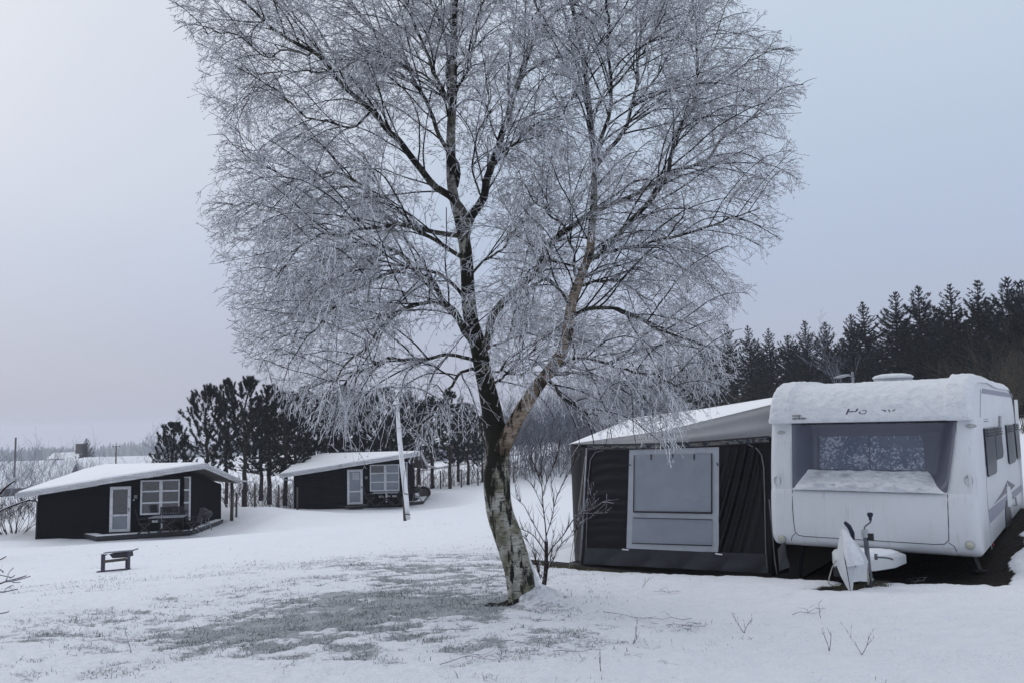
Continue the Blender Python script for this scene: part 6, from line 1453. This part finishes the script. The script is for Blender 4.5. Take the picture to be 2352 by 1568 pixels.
mesh_np('far_wood', np.array(V), np.array(F), M['far_wood'], None, kind='stuff', label='distant frosted wood, haze partly painted into its colour, along the horizon on the left', cat='wood')

# ---------------------------------------------------------------- air, sky, light
hz = MB(); hz.box((0, 0, -12.0), (3200, 3200, 52.0)); m = bpy.data.materials.new('haze_air'); m.use_nodes = True; nt = m.node_tree; nt.nodes.remove(nt.nodes['Principled BSDF'])
pv = nt.nodes.new('ShaderNodeVolumePrincipled'); pv.inputs['Color'].default_value = (.88, .90, .95, 1); pv.inputs['Density'].default_value = .0005; nt.links.new(pv.outputs[0], nt.nodes['Material Output'].inputs['Volume'])
if .0005 > 0: hz.build('haze', m, None, kind='stuff', label='thin winter haze filling the air over the valley', cat='haze')
SUN_EL, SUN_AZ = radians(28), radians(-50)      # azimuth from +y towards +x
w = bpy.data.worlds.new('World'); scene.world = w; w.use_nodes = True; nt = w.node_tree; bg = nt.nodes['Background']
sky = nt.nodes.new('ShaderNodeTexSky'); sky.sky_type = 'NISHITA'; sky.sun_disc = False; sky.sun_elevation = SUN_EL; sky.sun_rotation = SUN_AZ; sky.air_density = 1; sky.dust_density = 4
tc = nt.nodes.new('ShaderNodeTexCoord'); sp = nt.nodes.new('ShaderNodeSeparateXYZ'); nt.links.new(tc.outputs['Generated'], sp.inputs[0])
# overcast veil: lighter and warmer on the left, bluer on the right
hgt = ramp(nt, sp.outputs[2], [(0.0, (.44, .46, .585)), (.06, (.46, .50, .635)), (.20, (.475, .565, .735)), (.42, (.58, .69, .83)), (.9, (1.0, 1.02, 1.08))])
n = noise(nt, coords(nt, (1, 1, 2.5), 'Generated'), 1.6, 3, .5)
def lobe(v, lo, hi):
    d = nt.nodes.new('ShaderNodeVectorMath'); d.operation = 'DOT_PRODUCT'; nt.links.new(tc.outputs['Generated'], d.inputs[0]); d.inputs[1].default_value = Vector(v).normalized()
    mr = nt.nodes.new('ShaderNodeMapRange'); mr.interpolation_type = 'SMOOTHSTEP'; mr.inputs['From Min'].default_value = lo; mr.inputs['From Max'].default_value = hi; nt.links.new(d.outputs['Value'], mr.inputs[0]); return mr.outputs[0]
L1 = lobe((-.38, .80, .62), .86, 1.0)
c1 = mix(nt, math_(nt, 'MULTIPLY', L1, .7), hgt, (.73, .77, .86))
L2 = lobe((-.62, .92, .09), .86, 1.0)
c1 = mix(nt, math_(nt, 'MULTIPLY', L2, .12), c1, (.50, .54, .68))
c1 = mix(nt, .07, c1, ramp(nt, n, [(.3, (.42, .46, .60)), (.7, (.85, .87, .95))]))
veil = c1
hsv = nt.nodes.new('ShaderNodeVectorMath'); hsv.operation = 'SCALE'; nt.links.new(sky.outputs[0], hsv.inputs[0]); hsv.inputs['Scale'].default_value = .06
mx = mix(nt, .90, hsv.outputs[0], veil)
nt.links.new(mx, bg.inputs[0]); bg.inputs[1].default_value = 1.0
sl = bpy.data.lights.new('sun', 'SUN'); sl.energy = .55; sl.angle = radians(40); sl.color = (1, .97, .93); so = bpy.data.objects.new('sun', sl); COL.objects.link(so)
d = Vector((sin(SUN_AZ)*cos(SUN_EL), cos(SUN_AZ)*cos(SUN_EL), sin(SUN_EL))); so.rotation_euler = d.to_track_quat('Z', 'Y').to_euler()
scene.view_settings.view_transform = 'Standard'; scene.view_settings.look = 'None'; scene.view_settings.exposure = 0; scene.view_settings.gamma = 1
try: scene.cycles.volume_bounces = 1
except Exception: pass
